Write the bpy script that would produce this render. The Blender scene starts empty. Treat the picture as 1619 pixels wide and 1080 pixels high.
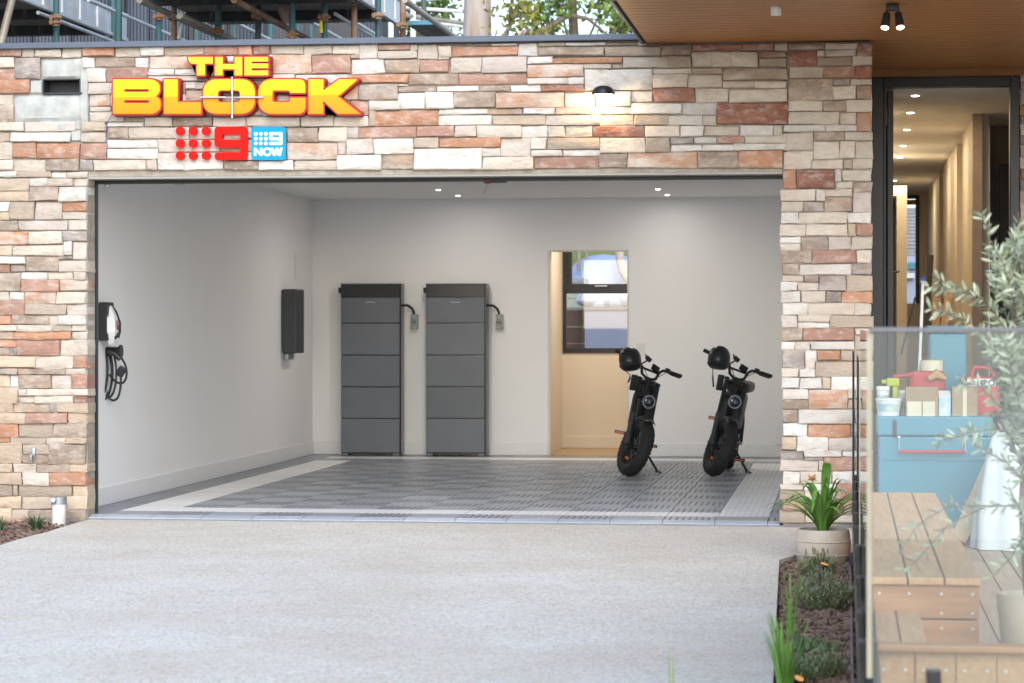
import bpy, bmesh, math, random
from mathutils import Vector, Matrix, noise
R = math.radians
rnd = random.Random(7)
S = bpy.context.scene
COL = S.collection
# ------------------------------------------------------------------ camera
F = 4000.0; TH = math.atan(528 / F); CT, ST = math.cos(TH), math.sin(TH)
CAM = Vector((0, -17, 1.323)); HY = 513.0
cd = bpy.data.cameras.new('camera'); cam = bpy.data.objects.new('camera', cd); COL.objects.link(cam)
cam.location = CAM; cam.rotation_euler = (R(90), 0, TH)
cd.sensor_width = 36; cd.lens = F / 1619 * 36
cd.shift_y = -(540 - HY) / 1619
cd.clip_start = 0.1; cd.clip_end = 3000
cd.dof.use_dof = True; cd.dof.focus_distance = 17.6; cd.dof.aperture_fstop = 4.5
S.camera = cam
# ------------------------------------------------------------------ sky, sun, exposure
w = bpy.data.worlds.new('World'); S.world = w; w.use_nodes = True
nt = w.node_tree; bg = nt.nodes['Background']
sk = nt.nodes.new('ShaderNodeTexSky'); sk.sky_type = 'NISHITA'; sk.sun_disc = False
sk.sun_elevation = R(32); sk.sun_rotation = R(166); sk.air_density = 1.0; sk.dust_density = 1.2; sk.ozone_density = 1.0
bg.inputs[1].default_value = 0.15
nt.links.new(sk.outputs[0], bg.inputs[0])
sl = bpy.data.lights.new('sun', 'SUN'); so = bpy.data.objects.new('sun', sl); COL.objects.link(so)
sl.energy = 1.25; sl.angle = R(75); sl.color = (1, .985, .97)
az = R(166); el = R(32)
sdir = Vector((math.sin(az) * math.cos(el), math.cos(az) * math.cos(el), math.sin(el)))   # towards the sun
so.rotation_euler = sdir.to_track_quat('Z', 'Y').to_euler()
S.view_settings.view_transform = 'Standard'; S.view_settings.look = 'None'
S.view_settings.exposure = 1.07; S.view_settings.gamma = 1
S.render.resolution_x = 1024; S.render.resolution_y = 683
S.render.engine = 'CYCLES'
S.cycles.max_bounces = 7; S.cycles.diffuse_bounces = 4; S.cycles.glossy_bounces = 3; S.cycles.transmission_bounces = 4; S.cycles.transparent_max_bounces = 12

# ------------------------------------------------------------------ helpers
def ray(px, py):
    u = (px - 809.5) / F
    return Vector((CT * u - ST, ST * u + CT, (HY - py) / F))
def at(px, py, Y):            # point on the upright plane y = Y
    d = ray(px, py); return CAM + d * ((Y - CAM.y) / d.y)
def atz(px, py, Z):           # point on the level plane z = Z
    d = ray(px, py); return CAM + d * ((Z - CAM.z) / d.z)
def atx(px, py, X):
    d = ray(px, py); return CAM + d * ((X - CAM.x) / d.x)
def atd(px, py, dist):        # point at a given distance along the view axis
    return CAM + ray(px, py) * dist

def lk(t, a, b): t.links.new(a, b)
def pmat(name, col, rough=.6, metal=0., col2=None, scale=6., bump=0., bscale=60., detail=5., coat=0., emit=None, estr=0., rand=0., stretch=None, contrast=(.35, .65), spec=.5):
    m = bpy.data.materials.new(name); m.use_nodes = True
    t = m.node_tree; n = t.nodes; b = n['Principled BSDF']
    b.inputs['Roughness'].default_value = rough; b.inputs['Metallic'].default_value = metal
    b.inputs['Coat Weight'].default_value = coat; b.inputs['Specular IOR Level'].default_value = spec
    if emit: b.inputs['Emission Color'].default_value = (*emit, 1); b.inputs['Emission Strength'].default_value = estr
    tc = n.new('ShaderNodeTexCoord'); oi = n.new('ShaderNodeObjectInfo')
    off = n.new('ShaderNodeVectorMath'); off.operation = 'MULTIPLY_ADD'
    cb = n.new('ShaderNodeCombineXYZ')
    for i in range(3): lk(t, oi.outputs['Random'], cb.inputs[i])
    lk(t, cb.outputs[0], off.inputs[0]); off.inputs[1].default_value = (37, 53, 71); lk(t, tc.outputs['Object'], off.inputs[2])
    vec = off.outputs[0]
    if stretch:
        mp = n.new('ShaderNodeMapping'); mp.inputs['Scale'].default_value = stretch; lk(t, vec, mp.inputs[0]); vec = mp.outputs[0]
    c2 = col2 if col2 else tuple(c * .86 for c in col)
    nz = n.new('ShaderNodeTexNoise'); nz.inputs['Scale'].default_value = scale; nz.inputs['Detail'].default_value = detail; nz.inputs['Roughness'].default_value = .6
    lk(t, vec, nz.inputs['Vector'])
    mr = n.new('ShaderNodeMapRange'); mr.inputs[1].default_value = contrast[0]; mr.inputs[2].default_value = contrast[1]; lk(t, nz.outputs[0], mr.inputs[0])
    mx = n.new('ShaderNodeMix'); mx.data_type = 'RGBA'; mx.inputs[6].default_value = (*col, 1); mx.inputs[7].default_value = (*c2, 1)
    lk(t, mr.outputs[0], mx.inputs[0]); out = mx.outputs[2]
    if rand:
        hs = n.new('ShaderNodeHueSaturation'); ma = n.new('ShaderNodeMapRange'); ma.inputs[3].default_value = 1 - rand; ma.inputs[4].default_value = 1 + rand
        lk(t, oi.outputs['Random'], ma.inputs[0]); lk(t, ma.outputs[0], hs.inputs['Value']); lk(t, out, hs.inputs['Color']); out = hs.outputs[0]
    lk(t, out, b.inputs['Base Color'])
    if bump:
        nb = n.new('ShaderNodeTexNoise'); nb.inputs['Scale'].default_value = bscale; nb.inputs['Detail'].default_value = 6; lk(t, vec, nb.inputs['Vector'])
        bp = n.new('ShaderNodeBump'); bp.inputs['Strength'].default_value = bump; bp.inputs['Distance'].default_value = .01; lk(t, nb.outputs[0], bp.inputs['Height']); lk(t, bp.outputs[0], b.inputs['Normal'])
    return m
def glass(name, tint=(.93, .97, .96), ior=1.5, rough=0., refl_veil=0.):
    m = bpy.data.materials.new(name); m.use_nodes = True
    t = m.node_tree; n = t.nodes; n.remove(n['Principled BSDF']); o = n['Material Output']
    tr = n.new('ShaderNodeBsdfTransparent'); tr.inputs[0].default_value = (*tint, 1)
    gl = n.new('ShaderNodeBsdfGlossy'); gl.inputs['Roughness'].default_value = rough
    fr = n.new('ShaderNodeFresnel'); fr.inputs[0].default_value = ior
    mx = n.new('ShaderNodeMixShader'); lk(t, fr.outputs[0], mx.inputs[0]); lk(t, tr.outputs[0], mx.inputs[1]); lk(t, gl.outputs[0], mx.inputs[2]); sh = mx.outputs[0]
    if refl_veil:
        df = n.new('ShaderNodeBsdfDiffuse'); df.inputs[0].default_value = (.86, .88, .88, 1); m2 = n.new('ShaderNodeMixShader'); m2.inputs[0].default_value = refl_veil; lk(t, sh, m2.inputs[1]); lk(t, df.outputs[0], m2.inputs[2]); sh = m2.outputs[0]  # pale diffuse mix stands in for bright surroundings reflected as haze
    lk(t, sh, o.inputs[0])
    return m
def emitm(name, col, s):
    m = bpy.data.materials.new(name); m.use_nodes = True; t = m.node_tree; n = t.nodes; n.remove(n['Principled BSDF'])
    e = n.new('ShaderNodeEmission'); e.inputs[0].default_value = (*col, 1); e.inputs[1].default_value = s; lk(t, e.outputs[0], n['Material Output'].inputs[0]); return m

def tag(o, label=None, cat=None, group=None, kind=None):
    if label: o['label'] = label
    if cat: o['category'] = cat
    if group: o['group'] = group
    if kind: o['kind'] = kind
    return o
OFF = {}
def thing(name, loc, label, cat, group=None, rz=0):
    o = bpy.data.objects.new(name, None); COL.objects.link(o); o.location = loc; o.rotation_euler = (0, 0, rz); o.empty_display_size = .1
    OFF[o.name] = Vector(loc); return tag(o, label, cat, group)
def cat(pts, k=6):           # smooth a path
    p = [Vector(q) for q in pts]; p = [p[0] * 2 - p[1]] + p + [p[-1] * 2 - p[-2]]; out = []
    for i in range(1, len(p) - 2):
        for j in range(k):
            t = j / k; a, b, c, d = p[i - 1], p[i], p[i + 1], p[i + 2]
            out.append(.5 * (2 * b + (c - a) * t + (2 * a - 5 * b + 4 * c - d) * t * t + (3 * b - a - 3 * c + d) * t ** 3))
    return out + [p[-2]]
class MB:
    def __init__(s): s.v = []; s.f = []
    def add(s, vs, fs):
        b = len(s.v); s.v += [Vector(v) for v in vs]; s.f += [tuple(i + b for i in f) for f in fs]; return s
    def box(s, lo, hi, bev=0., M=None):
        x0, y0, z0 = [min(a, b) for a, b in zip(lo, hi)]; x1, y1, z1 = [max(a, b) for a, b in zip(lo, hi)]
        if bev <= 0:
            vs = [(x, y, z) for x in (x0, x1) for y in (y0, y1) for z in (z0, z1)]
            fs = [(0, 1, 3, 2), (4, 6, 7, 5), (0, 4, 5, 1), (2, 3, 7, 6), (0, 2, 6, 4), (1, 5, 7, 3)]
        else:
            bm = bmesh.new(); bmesh.ops.create_cube(bm, size=1)
            for v in bm.verts: v.co = Vector(((x0 + x1) / 2 + v.co.x * (x1 - x0), (y0 + y1) / 2 + v.co.y * (y1 - y0), (z0 + z1) / 2 + v.co.z * (z1 - z0)))
            bmesh.ops.bevel(bm, geom=bm.edges[:], offset=min(bev, .45 * min(x1 - x0, y1 - y0, z1 - z0)), segments=2, profile=.5, affect='EDGES')
            bm.verts.index_update(); vs = [v.co.copy() for v in bm.verts]; fs = [[v.index for v in f.verts] for f in bm.faces]; bm.free()
        if M: vs = [M @ Vector(v) for v in vs]
        return s.add(vs, fs)
    def cyl(s, p0, p1, r0, r1=None, n=12, caps=True):
        p0, p1 = Vector(p0), Vector(p1); r1 = r0 if r1 is None else r1
        d = (p1 - p0).normalized(); a = d.orthogonal().normalized(); b = d.cross(a); vs = []
        for p, r in ((p0, r0), (p1, r1)):
            for i in range(n): t = 2 * math.pi * i / n; vs.append(p + (a * math.cos(t) + b * math.sin(t)) * r)
        fs = [(i, (i + 1) % n, n + (i + 1) % n, n + i) for i in range(n)]
        if caps: fs += [tuple(range(n - 1, -1, -1)), tuple(range(n, 2 * n))]
        return s.add(vs, fs)
    def tube(s, pts, r, n=8, closed=False):
        pts = [Vector(p) for p in pts]; k = len(pts); rr = r if isinstance(r, (list, tuple)) else [r] * k; vs = []; a = None
        for i, p in enumerate(pts):
            q0 = pts[(i - 1) % k] if (closed or i) else p; q1 = pts[(i + 1) % k] if (closed or i < k - 1) else p
            d = (q1 - q0).normalized()
            a = d.orthogonal().normalized() if a is None else (a - d * a.dot(d)).normalized()
            b = d.cross(a)
            for j in range(n): t = 2 * math.pi * j / n; vs.append(p + (a * math.cos(t) + b * math.sin(t)) * rr[i])
        fs = []
        for i in range(k if closed else k - 1):
            for j in range(n): i2 = (i + 1) % k; fs.append((i * n + j, i * n + (j + 1) % n, i2 * n + (j + 1) % n, i2 * n + j))
        if not closed: fs += [tuple(range(n - 1, -1, -1)), tuple(range((k - 1) * n, k * n))]
        return s.add(vs, fs)
    def lathe(s, prof, c=(0, 0, 0), n=24, M=None):     # prof: (radius, height) pairs about z
        vs = []; c = Vector(c)
        for r, z in prof:
            for j in range(n): t = 2 * math.pi * j / n; vs.append(Vector((r * math.cos(t), r * math.sin(t), z)))
        vs = [(M @ v if M else v) + c for v in vs]
        fs = [(i * n + j, i * n + (j + 1) % n, (i + 1) * n + (j + 1) % n, (i + 1) * n + j) for i in range(len(prof) - 1) for j in range(n)]
        if prof[0][0] > 1e-6: fs.append(tuple(range(n - 1, -1, -1)))
        if prof[-1][0] > 1e-6: k = (len(prof) - 1) * n; fs.append(tuple(range(k, k + n)))
        return s.add(vs, fs)
    def ribbon(s, pts, ws, side, fold=.25):
        vs = []; k = len(pts); side = Vector(side)
        for i, p in enumerate(pts):
            p = Vector(p); d = (Vector(pts[min(i + 1, k - 1)]) - Vector(pts[max(i - 1, 0)])).normalized()
            sd = (side - d * side.dot(d)).normalized(); up = sd.cross(d)
            vs += [p - sd * ws[i] + up * ws[i] * fold, p, p + sd * ws[i] + up * ws[i] * fold]
        fs = []
        for i in range(k - 1): a = 3 * i; fs += [(a, a + 1, a + 4, a + 3), (a + 1, a + 2, a + 5, a + 4)]
        return s.add(vs, fs)
    def xf(s, M): s.v = [M @ v for v in s.v]; return s
    def build(s, name, mat, parent=None, smooth=False, loc=None, local=False, kind=None, auto=True):
        me = bpy.data.meshes.new(name)
        off = Vector((0, 0, 0))
        if parent is not None and not local: off = OFF.get(parent.name, Vector((0, 0, 0)))
        if loc is not None: loc = Vector(loc)
        sh = loc if loc is not None else off
        if local: sh = Vector((0, 0, 0))
        me.from_pydata([v - sh for v in s.v], [], s.f); me.update()
        bm = bmesh.new(); bm.from_mesh(me); bmesh.ops.recalc_face_normals(bm, faces=bm.faces); bm.to_mesh(me); bm.free()
        if smooth:
            for p in me.polygons: p.use_smooth = True
            try: me.set_sharp_from_angle(angle=R(40))
            except Exception: pass
        o = bpy.data.objects.new(name, me); COL.objects.link(o); me.materials.append(mat)
        if parent is not None: o.parent = parent
        if loc is not None: o.location = loc - off if parent is not None else loc
        OFF[o.name] = loc if loc is not None else off
        if kind: o['kind'] = kind
        return o
def solo(mb, name, mat, base, label, cat, group=None, smooth=False):
    o = mb.build(name, mat, None, smooth, loc=base); return tag(o, label, cat, group)
def lamp(kind, loc, energy, col, parent, size=.05, rot=(0, 0, 0), spot=None, blend=.6):
    l = bpy.data.lights.new('lamp_light', kind); l.energy = energy; l.color = col
    if kind == 'AREA': l.shape = 'DISK'; l.size = size
    else: l.shadow_soft_size = size
    if kind == 'SPOT': l.spot_size = spot; l.spot_blend = blend
    o = bpy.data.objects.new('lamp_light', l); COL.objects.link(o); o.rotation_euler = rot
    o.location = Vector(loc) - OFF[parent.name]; o.parent = parent; return o
def copy_tree(o, parent=None):
    c = o.copy(); COL.objects.link(c); c.parent = parent
    OFF[c.name] = OFF.get(o.name, Vector((0, 0, 0))).copy()
    for ch in list(o.children): copy_tree(ch, c)
    return c
# ------------------------------------------------------------------ materials
M = {}
M['paint'] = pmat('white_wall_paint', (.86, .86, .86), .5, col2=(.845, .84, .835), scale=2, bump=.03, bscale=300)
M['ceil'] = pmat('ceiling_paint', (.87, .865, .86), .7, scale=2, col2=(.85, .845, .84))
M['skirt'] = pmat('skirting_gloss_paint', (.80, .80, .805), .3, col2=(.78, .78, .78))
M['warmpaint'] = pmat('cream_wall_paint', (.72, .66, .575), .55, col2=(.70, .64, .555), scale=2)
M['black'] = pmat('black_powder_coat', (.012, .013, .016), .38, col2=(.017, .018, .02), scale=12)
M['blackmetal'] = pmat('black_frame_aluminium', (.014, .018, .028), .42, col2=(.02, .024, .034), scale=3)
M['rubber'] = pmat('tyre_rubber', (.016, .016, .017), .78, col2=(.028, .027, .026), scale=14, bump=.3, bscale=120)
M['plastic'] = pmat('black_plastic', (.013, .014, .016), .5, col2=(.022, .022, .024), scale=20)
M['chrome'] = pmat('brushed_steel', (.55, .57, .6), .28, metal=1, scale=20)
M['galv'] = pmat('galvanised_steel', (.42, .46, .5), .42, metal=.8, col2=(.3, .33, .36), scale=9)
M['battery'] = pmat('slate_grey_battery_panel', (.112, .126, .152), .34, col2=(.125, .14, .165), scale=2.5, rand=.10, bump=.02, bscale=400)
M['batterydark'] = pmat('dark_glossy_cap', (.010, .013, .02), .2, scale=3)
M['cap'] = pmat('slate_blue_metal_capping', (.085, .108, .15), .5, metal=.1, col2=(.10, .125, .17), scale=4)
M['tile'] = pmat('charcoal_floor_tile', (.255, .272, .305), .34, col2=(.28, .295, .32), scale=5, rand=.12)
M['tilew'] = pmat('white_floor_tile', (.80, .80, .79), .36, col2=(.76, .76, .75), scale=5, rand=.05)
M['tilebase'] = pmat('tile_underlay', (.21, .222, .245), .6)
M['tilewbase'] = pmat('white_tile_underlay', (.76, .76, .76), .6)
M['ramp'] = pmat('pale_edge_strip', (.42, .46, .52), .4, rand=.06)
M['timber'] = pmat('oiled_timber', (.68, .42, .235), .5, col2=(.57, .32, .16), scale=3, stretch=(14, 1, 14), bump=.1, bscale=8, rand=.12)
M['timberx'] = pmat('oiled_timber_crosswise', (.55, .29, .15), .5, col2=(.45, .22, .105), scale=3, stretch=(1, 14, 14), bump=.1, bscale=8, rand=.1)
M['deckold'] = pmat('weathered_deck_timber', (.46, .36, .28), .6, col2=(.38, .28, .20), scale=3, stretch=(14, 1, 14), bump=.12, bscale=8, rand=.1)
M['soffit'] = pmat('cedar_soffit_lining', (.40, .18, .055), .45, col2=(.28, .115, .033), scale=2.2, stretch=(1, 22, 10), contrast=(.3, .7))
M['mulch'] = pmat('bark_mulch', (.16, .11, .085), .95, col2=(.08, .053, .04), scale=40, bump=.9, bscale=60)
M['chip'] = pmat('bark_chip', (.28, .195, .15), .9, col2=(.13, .085, .065), scale=9)
M['leaf'] = pmat('glossy_strap_leaf', (.19, .38, .07), .4, col2=(.10, .25, .04), scale=7)
M['leafy'] = pmat('yellowing_leaf', (.55, .40, .03), .5, col2=(.35, .33, .04), scale=12)
M['lav'] = pmat('grey_green_herb', (.30, .38, .19), .7, col2=(.19, .26, .115), scale=20)
M['lavf'] = pmat('dry_flower_head', (.30, .27, .15), .8, col2=(.2, .18, .1), scale=30)
M['grassb'] = pmat('blue_green_grass', (.075, .145, .075), .6, col2=(.05, .10, .05), scale=12)
M['succ'] = pmat('pale_green_groundcover', (.23, .33, .13), .6, col2=(.12, .20, .07), scale=25)
M['olive'] = pmat('olive_leaf', (.29, .35, .20), .45, col2=(.54, .58, .45), scale=28)
M['bark'] = pmat('olive_bark', (.20, .16, .12), .85, col2=(.11, .085, .06), scale=30, bump=.4)
M['gum'] = pmat('gum_bark', (.44, .39, .35), .7, col2=(.30, .19, .12), scale=2.2, stretch=(3, 3, .35), contrast=(.44, .64), bump=.2, bscale=12)
M['potc'] = pmat('ivory_glazed_pot', (.62, .53, .43), .5, col2=(.53, .44, .35), scale=8, bump=.1, bscale=50)
M['white'] = pmat('white_plastic', (.78, .79, .80), .4, col2=(.7, .7, .7), scale=9)
M['wpvc'] = pmat('white_pipe', (.74, .72, .68), .45, col2=(.62, .58, .53), scale=7)
M['teal'] = pmat('teal_enamel', (.05, .25, .34), .38, col2=(.042, .22, .30), scale=3, bump=.02)
M['red'] = pmat('red_plastic', (.52, .035, .05), .4)
M['orange'] = pmat('orange_reflector', (.75, .16, .015), .25)
M['card'] = pmat('cardboard', (.38, .28, .18), .8, col2=(.33, .24, .15), scale=10)
M['lime'] = pmat('lime_plastic', (.42, .48, .02), .4)
M['cream'] = pmat('cream_paper', (.72, .66, .5), .6)
M['blue'] = pmat('blue_plastic', (.05, .09, .35), .4)
M['seat'] = pmat('brown_seat_leather', (.055, .038, .028), .5, col2=(.04, .028, .02), scale=18, bump=.2)
M['glass'] = glass('clear_balustrade_glass', (.92, .965, .965), 1.9, refl_veil=.06)  # washed-out reflection painted into this pane as a faint white veil
M['sglass'] = glass('clear_side_glass', (.90, .955, .955), 1.75)
M['wglass'] = glass('window_glass', (.93, .95, .97), 1.6)
M['warmlight'] = emitm('warm_lamp_glow', (1, .70, .36), 10)
M['spotlight'] = emitm('spot_lamp_glow', (1, .86, .62), 12)
M['dl'] = emitm('downlight_glow', (1, .93, .82), 4)
M['uplight'] = emitm('garden_light_glow', (1, .5, .16), .4)
# ------------------------------------------------------------------ ground, driveway, beds
def plane_poly(pts, z0, z1, name, mat, kind='structure'):
    mb = MB(); n = len(pts)
    top = [(p[0], p[1], z1) for p in pts]; bot = [(p[0], p[1], z0) for p in pts]
    from mathutils.geometry import tessellate_polygon as tess
    mb.add(top + bot, [tuple(q) for q in tess([[Vector((p[0], p[1], 0)) for p in pts]])] + [(i, n + i, n + (i + 1) % n, (i + 1) % n) for i in range(n)])
    return mb.build(name, mat, kind=kind)
gm = pmat('soil_and_lawn', (.16, .15, .11), .95, col2=(.11, .13, .06), scale=.6, bump=.5, bscale=20)
MB().add([(-900, -900, -.16), (900, -900, -.16), (900, 1500, -.16), (-900, 1500, -.16)], [(0, 1, 2, 3)]).build('ground', gm, kind='structure')
# exposed aggregate concrete
cm = pmat('exposed_aggregate_concrete', (.50, .462, .40), .8, col2=(.585, .545, .485), scale=1.3, bump=.35, bscale=130, contrast=(.3, .7))
t = cm.node_tree; n = t.nodes; b = n['Principled BSDF']
src = b.inputs['Base Color'].links[0].from_socket; tc = [x for x in n if x.type == 'TEX_COORD'][0]
nv = n.new('ShaderNodeTexVoronoi'); nv.inputs['Scale'].default_value = 95; lk(t, tc.outputs['Object'], nv.inputs['Vector'])
hs = n.new('ShaderNodeHueSaturation'); hs.inputs['Saturation'].default_value = .25; lk(t, nv.outputs['Color'], hs.inputs['Color'])
mp2 = n.new('ShaderNodeMix'); mp2.data_type = 'RGBA'; mp2.blend_type = 'OVERLAY'; mp2.inputs[0].default_value = .5; lk(t, src, mp2.inputs[6]); lk(t, hs.outputs[0], mp2.inputs[7])
ns = n.new('ShaderNodeTexNoise'); ns.inputs['Scale'].default_value = .5; ns.inputs['Detail'].default_value = 8; ns.inputs['Roughness'].default_value = .7; lk(t, tc.outputs['Object'], ns.inputs['Vector'])
mr = n.new('ShaderNodeMapRange'); mr.inputs[1].default_value = .42; mr.inputs[2].default_value = .68; mr.inputs[3].default_value = 0; mr.inputs[4].default_value = .55; lk(t, ns.outputs[0], mr.inputs[0])
mp3 = n.new('ShaderNodeMix'); mp3.data_type = 'RGBA'; lk(t, mr.outputs[0], mp3.inputs[0]); lk(t, mp2.outputs[2], mp3.inputs[6]); mp3.inputs[7].default_value = (.49, .41, .315, 1)
lk(t, mp3.outputs[2], b.inputs['Base Color'])
ZD = -.03
left = [atz(px, py, ZD) for px, py in ((150, 820), (135, 823), (120, 827), (100, 833), (75, 841), (50, 847), (25, 854), (0, 862), (-40, 877))]
right = [atz(px, py, ZD) for px, py in ((1232, 885), (1229, 940), (1226, 1000), (1222, 1080))]
pts = [(-5.2, .04)] + [(p.x, p.y) for p in left] + [(-5.9, -4.2), (-6.3, -6.5), (-6.6, -13), (-8, -19), (-2.5, -19), (right[-1].x - .03, -12)] + [(p.x, p.y) for p in reversed(right)] + [(right[0].x + .09, right[0].y + .32), (right[0].x + .34, right[0].y + .48), (.04, right[0].y + .5), (.04, -.03), (-.43, -.03), (-.43, .04)]
plane_poly(pts, -.19, ZD, 'driveway', cm)
rm = pmat('street_concrete', (.42, .41, .39), .85, col2=(.36, .35, .33), scale=.8, bump=.2)
plane_poly([(-60, -42), (60, -42), (60, -19.02), (-60, -19.02)], -.2, -.03, 'road', rm)
def bed(poly, name, z, nchips, seed, cnt_box):
    plane_poly(poly, z - .08, z, name, M['mulch'])
    r = random.Random(seed); mb = MB()
    x0, x1, y0, y1 = cnt_box
    def inside(x, y):
        c = False; k = len(poly)
        for i in range(k):
            a, bb = poly[i], poly[i - 1]
            if (a[1] > y) != (bb[1] > y) and x < (bb[0] - a[0]) * (y - a[1]) / (bb[1] - a[1]) + a[0]: c = not c
        return c
    for _ in range(nchips):
        x, y = r.uniform(x0, x1), r.uniform(y0, y1)
        if not inside(x, y): continue
        l, wd, h = r.uniform(.012, .045), r.uniform(.006, .016), r.uniform(.004, .012)
        Mx = Matrix.Translation((x, y, z + r.uniform(.002, .022))) @ Matrix.Rotation(r.uniform(0, 6.28), 4, 'Z') @ Matrix.Rotation(r.uniform(-.5, .5), 4, 'X') @ Matrix.Rotation(r.uniform(-.5, .5), 4, 'Y')
        mb.box((-l / 2, -wd / 2, -h / 2), (l / 2, wd / 2, h / 2), M=Mx)
    o = mb.build(name + '_chips', M['chip'], kind='stuff'); tag(o, 'brown bark chips scattered over the ' + name.replace('_', ' '), 'bark chips')
lp = [(p.x - .02, p.y - .01) for p in left]
bed([(-5.24, .02)] + lp + [(-8.5, -2.3), (-8.5, .02)], 'mulch_bed', -.06, 2500, 3, (-6.8, -5, -2.4, 0))
bed([(right[0].x + .36, right[0].y + .47), (.045, right[0].y + .49), (.045, -12), (right[-1].x, -12)] + [(p.x + .012, p.y) for p in reversed(right)] + [(right[0].x + .1, right[0].y + .31)], 'planting_bed', -.07, 9000, 4, (-.75, .05, -10, -2))

# ------------------------------------------------------------------ garage shell
GX0, GX1, GY1, GZ = -5.39, -.155, 8.30, 2.594
OPX0, OPX1, OPZ = -5.2, -.43, 2.335
g = MB().box((GX0 - .2, .0, -.2), (GX1 + .2, GY1 + .12, -.022)).build('garage_floor', M['tilebase'], kind='structure')
MB().box((GX0 - .12, .205, -.1), (GX0, GY1 + .1, GZ + .02)).build('wall_left', M['paint'], kind='structure')
MB().box((GX1, .205, -.1), (GX1 + .12, GY1 + .1, GZ + .02)).build('wall_right', M['paint'], kind='structure')
MB().box((GX0 - .12, .12, GZ), (GX1 + .12, GY1 + .12, GZ + .14)).build('ceiling', M['ceil'], kind='structure')
dl, dr, dtop = at(866.5, 500, GY1).x, at(993.5, 500, GY1).x, at(930, 396, GY1).z
wb = MB()
wb.box((GX0, GY1, -.1), (dl, GY1 + .1, GZ)); wb.box((dr, GY1, -.1), (GX1, GY1 + .1, GZ)); wb.box((dl, GY1, dtop), (dr, GY1 + .1, GZ))
wbo = wb.build('wall_back', M['paint'], kind='structure')
MB().box((GX0, .21, GZ - .004), (GX1, .26, GZ - .003)).build('shadow_line', M['paint'], wbo)
# skirting boards
def skirt(lo, hi, mat=M['skirt']):
    o = MB().box(lo, hi, .006).build('skirting_board', mat, wbo); return o
skirt((GX0, GY1 - .016, 0), (dl, GY1 - .002, .135)); skirt((dr, GY1 - .016, 0), (GX1, GY1 - .002, .135))
skirt((GX0 + .001, .21, 0), (GX0 + .016, GY1 - .02, .135))
# lintel beam and inner faces of the front wall
MB().box((OPX0 - .019, .10, OPZ + .0), (OPX1 + .6, .20, GZ + .6)).build('garage_lintel', M['ceil'], kind='structure')
# floor tiles
T = .3538; X0t = -4.768
def tile_mesh(name, mat, matb, w0=None, dep=.006):
    me = MB(); wd = T - .004 if w0 is None else w0
    base = MB().box((-wd / 2, -(T - .004) / 2, -.02), (wd / 2, (T - .004) / 2, -dep))
    nb = 8; p = wd / nb; rb = MB()
    for i in range(nb):
        a = -wd / 2 + i * p + p * .14; bq = -wd / 2 + (i + 1) * p - p * .14; y = (T - .004) / 2
        rb.add([(a, -y, -.0065), (bq, -y, -.0065), (bq, y, -.0065), (a, y, -.0065), (a, -y, 0), (bq, -y, 0), (bq, y, 0), (a, y, 0)], [(4, 5, 6, 7), (0, 1, 5, 4), (1, 2, 6, 5), (2, 3, 7, 6), (3, 0, 4, 7)])
    m = bpy.data.meshes.new(name); nv = len(base.v)
    m.from_pydata([tuple(v) for v in base.v + rb.v], [], base.f + [tuple(i + nv for i in f) for f in rb.f]); m.update()
    m.materials.append(mat); m.materials.append(matb)
    for i, q in enumerate(m.polygons): q.material_index = 1 if i < len(base.f) else 0
    return m
tmC, tmW = tile_mesh('floor_tile', M['tile'], M['tilebase']), tile_mesh('floor_tile', M['tilew'], M['tilewbase'], None, .001)
tmE = tile_mesh('floor_tile', M['tile'], M['tilebase'], .262)
rest = MB()
for j in range(23):
    yc = .12 + (j + .5) * T
    for i in range(-2, 13):
        white = (i in (-1, 11) and 1 <= j <= 21) or (j in (1, 21) and -1 <= i <= 11)
        xc = X0t + (i + .5) * T
        if i == -2: xc = (GX0 + .005 + X0t - T) / 2
        if j >= 20 :
            if j == 21 and -1 <= i <= 11: me = tmW
            else:
                wd = T - .004 if i > -2 else .262
                rest.box((xc - wd / 2, yc - T / 2 + .002, -.02), (xc + wd / 2, yc + T / 2 - .002, -.0005)); continue
        else: me = tmE if i == -2 else (tmW if white else tmC)
        o = bpy.data.objects.new('floor_tile', me); COL.objects.link(o); o.parent = g; o.location = (xc, yc, rnd.uniform(-.0006, .0004))
        if i != -2 and (i + j) % 2 and not white: o.rotation_euler = (0, 0, R(90))
rest.build('far_floor_tiles', M['tile'], g, kind='stuff')
rmsh = None
for i in range(-2, 13):
    x0 = max(X0t + i * T + .002, -5.215); x1 = min(X0t + (i + 1) * T - .002, OPX1 - .01)
    if x1 - x0 < .04: continue
    mb = MB().add([(x0, .03, -.024), (x1, .03, -.024), (x1, .118, -.02), (x0, .118, -.02), (x0, .035, -.016), (x1, .035, -.016), (x1, .118, -.001), (x0, .118, -.001)], [(0, 1, 5, 4), (4, 5, 6, 7), (1, 2, 6, 5), (3, 0, 4, 7), (2, 3, 7, 6)])
    mb.build('edge_strip', M['ramp'], g, loc=((x0 + x1) / 2, .07, 0))

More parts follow.
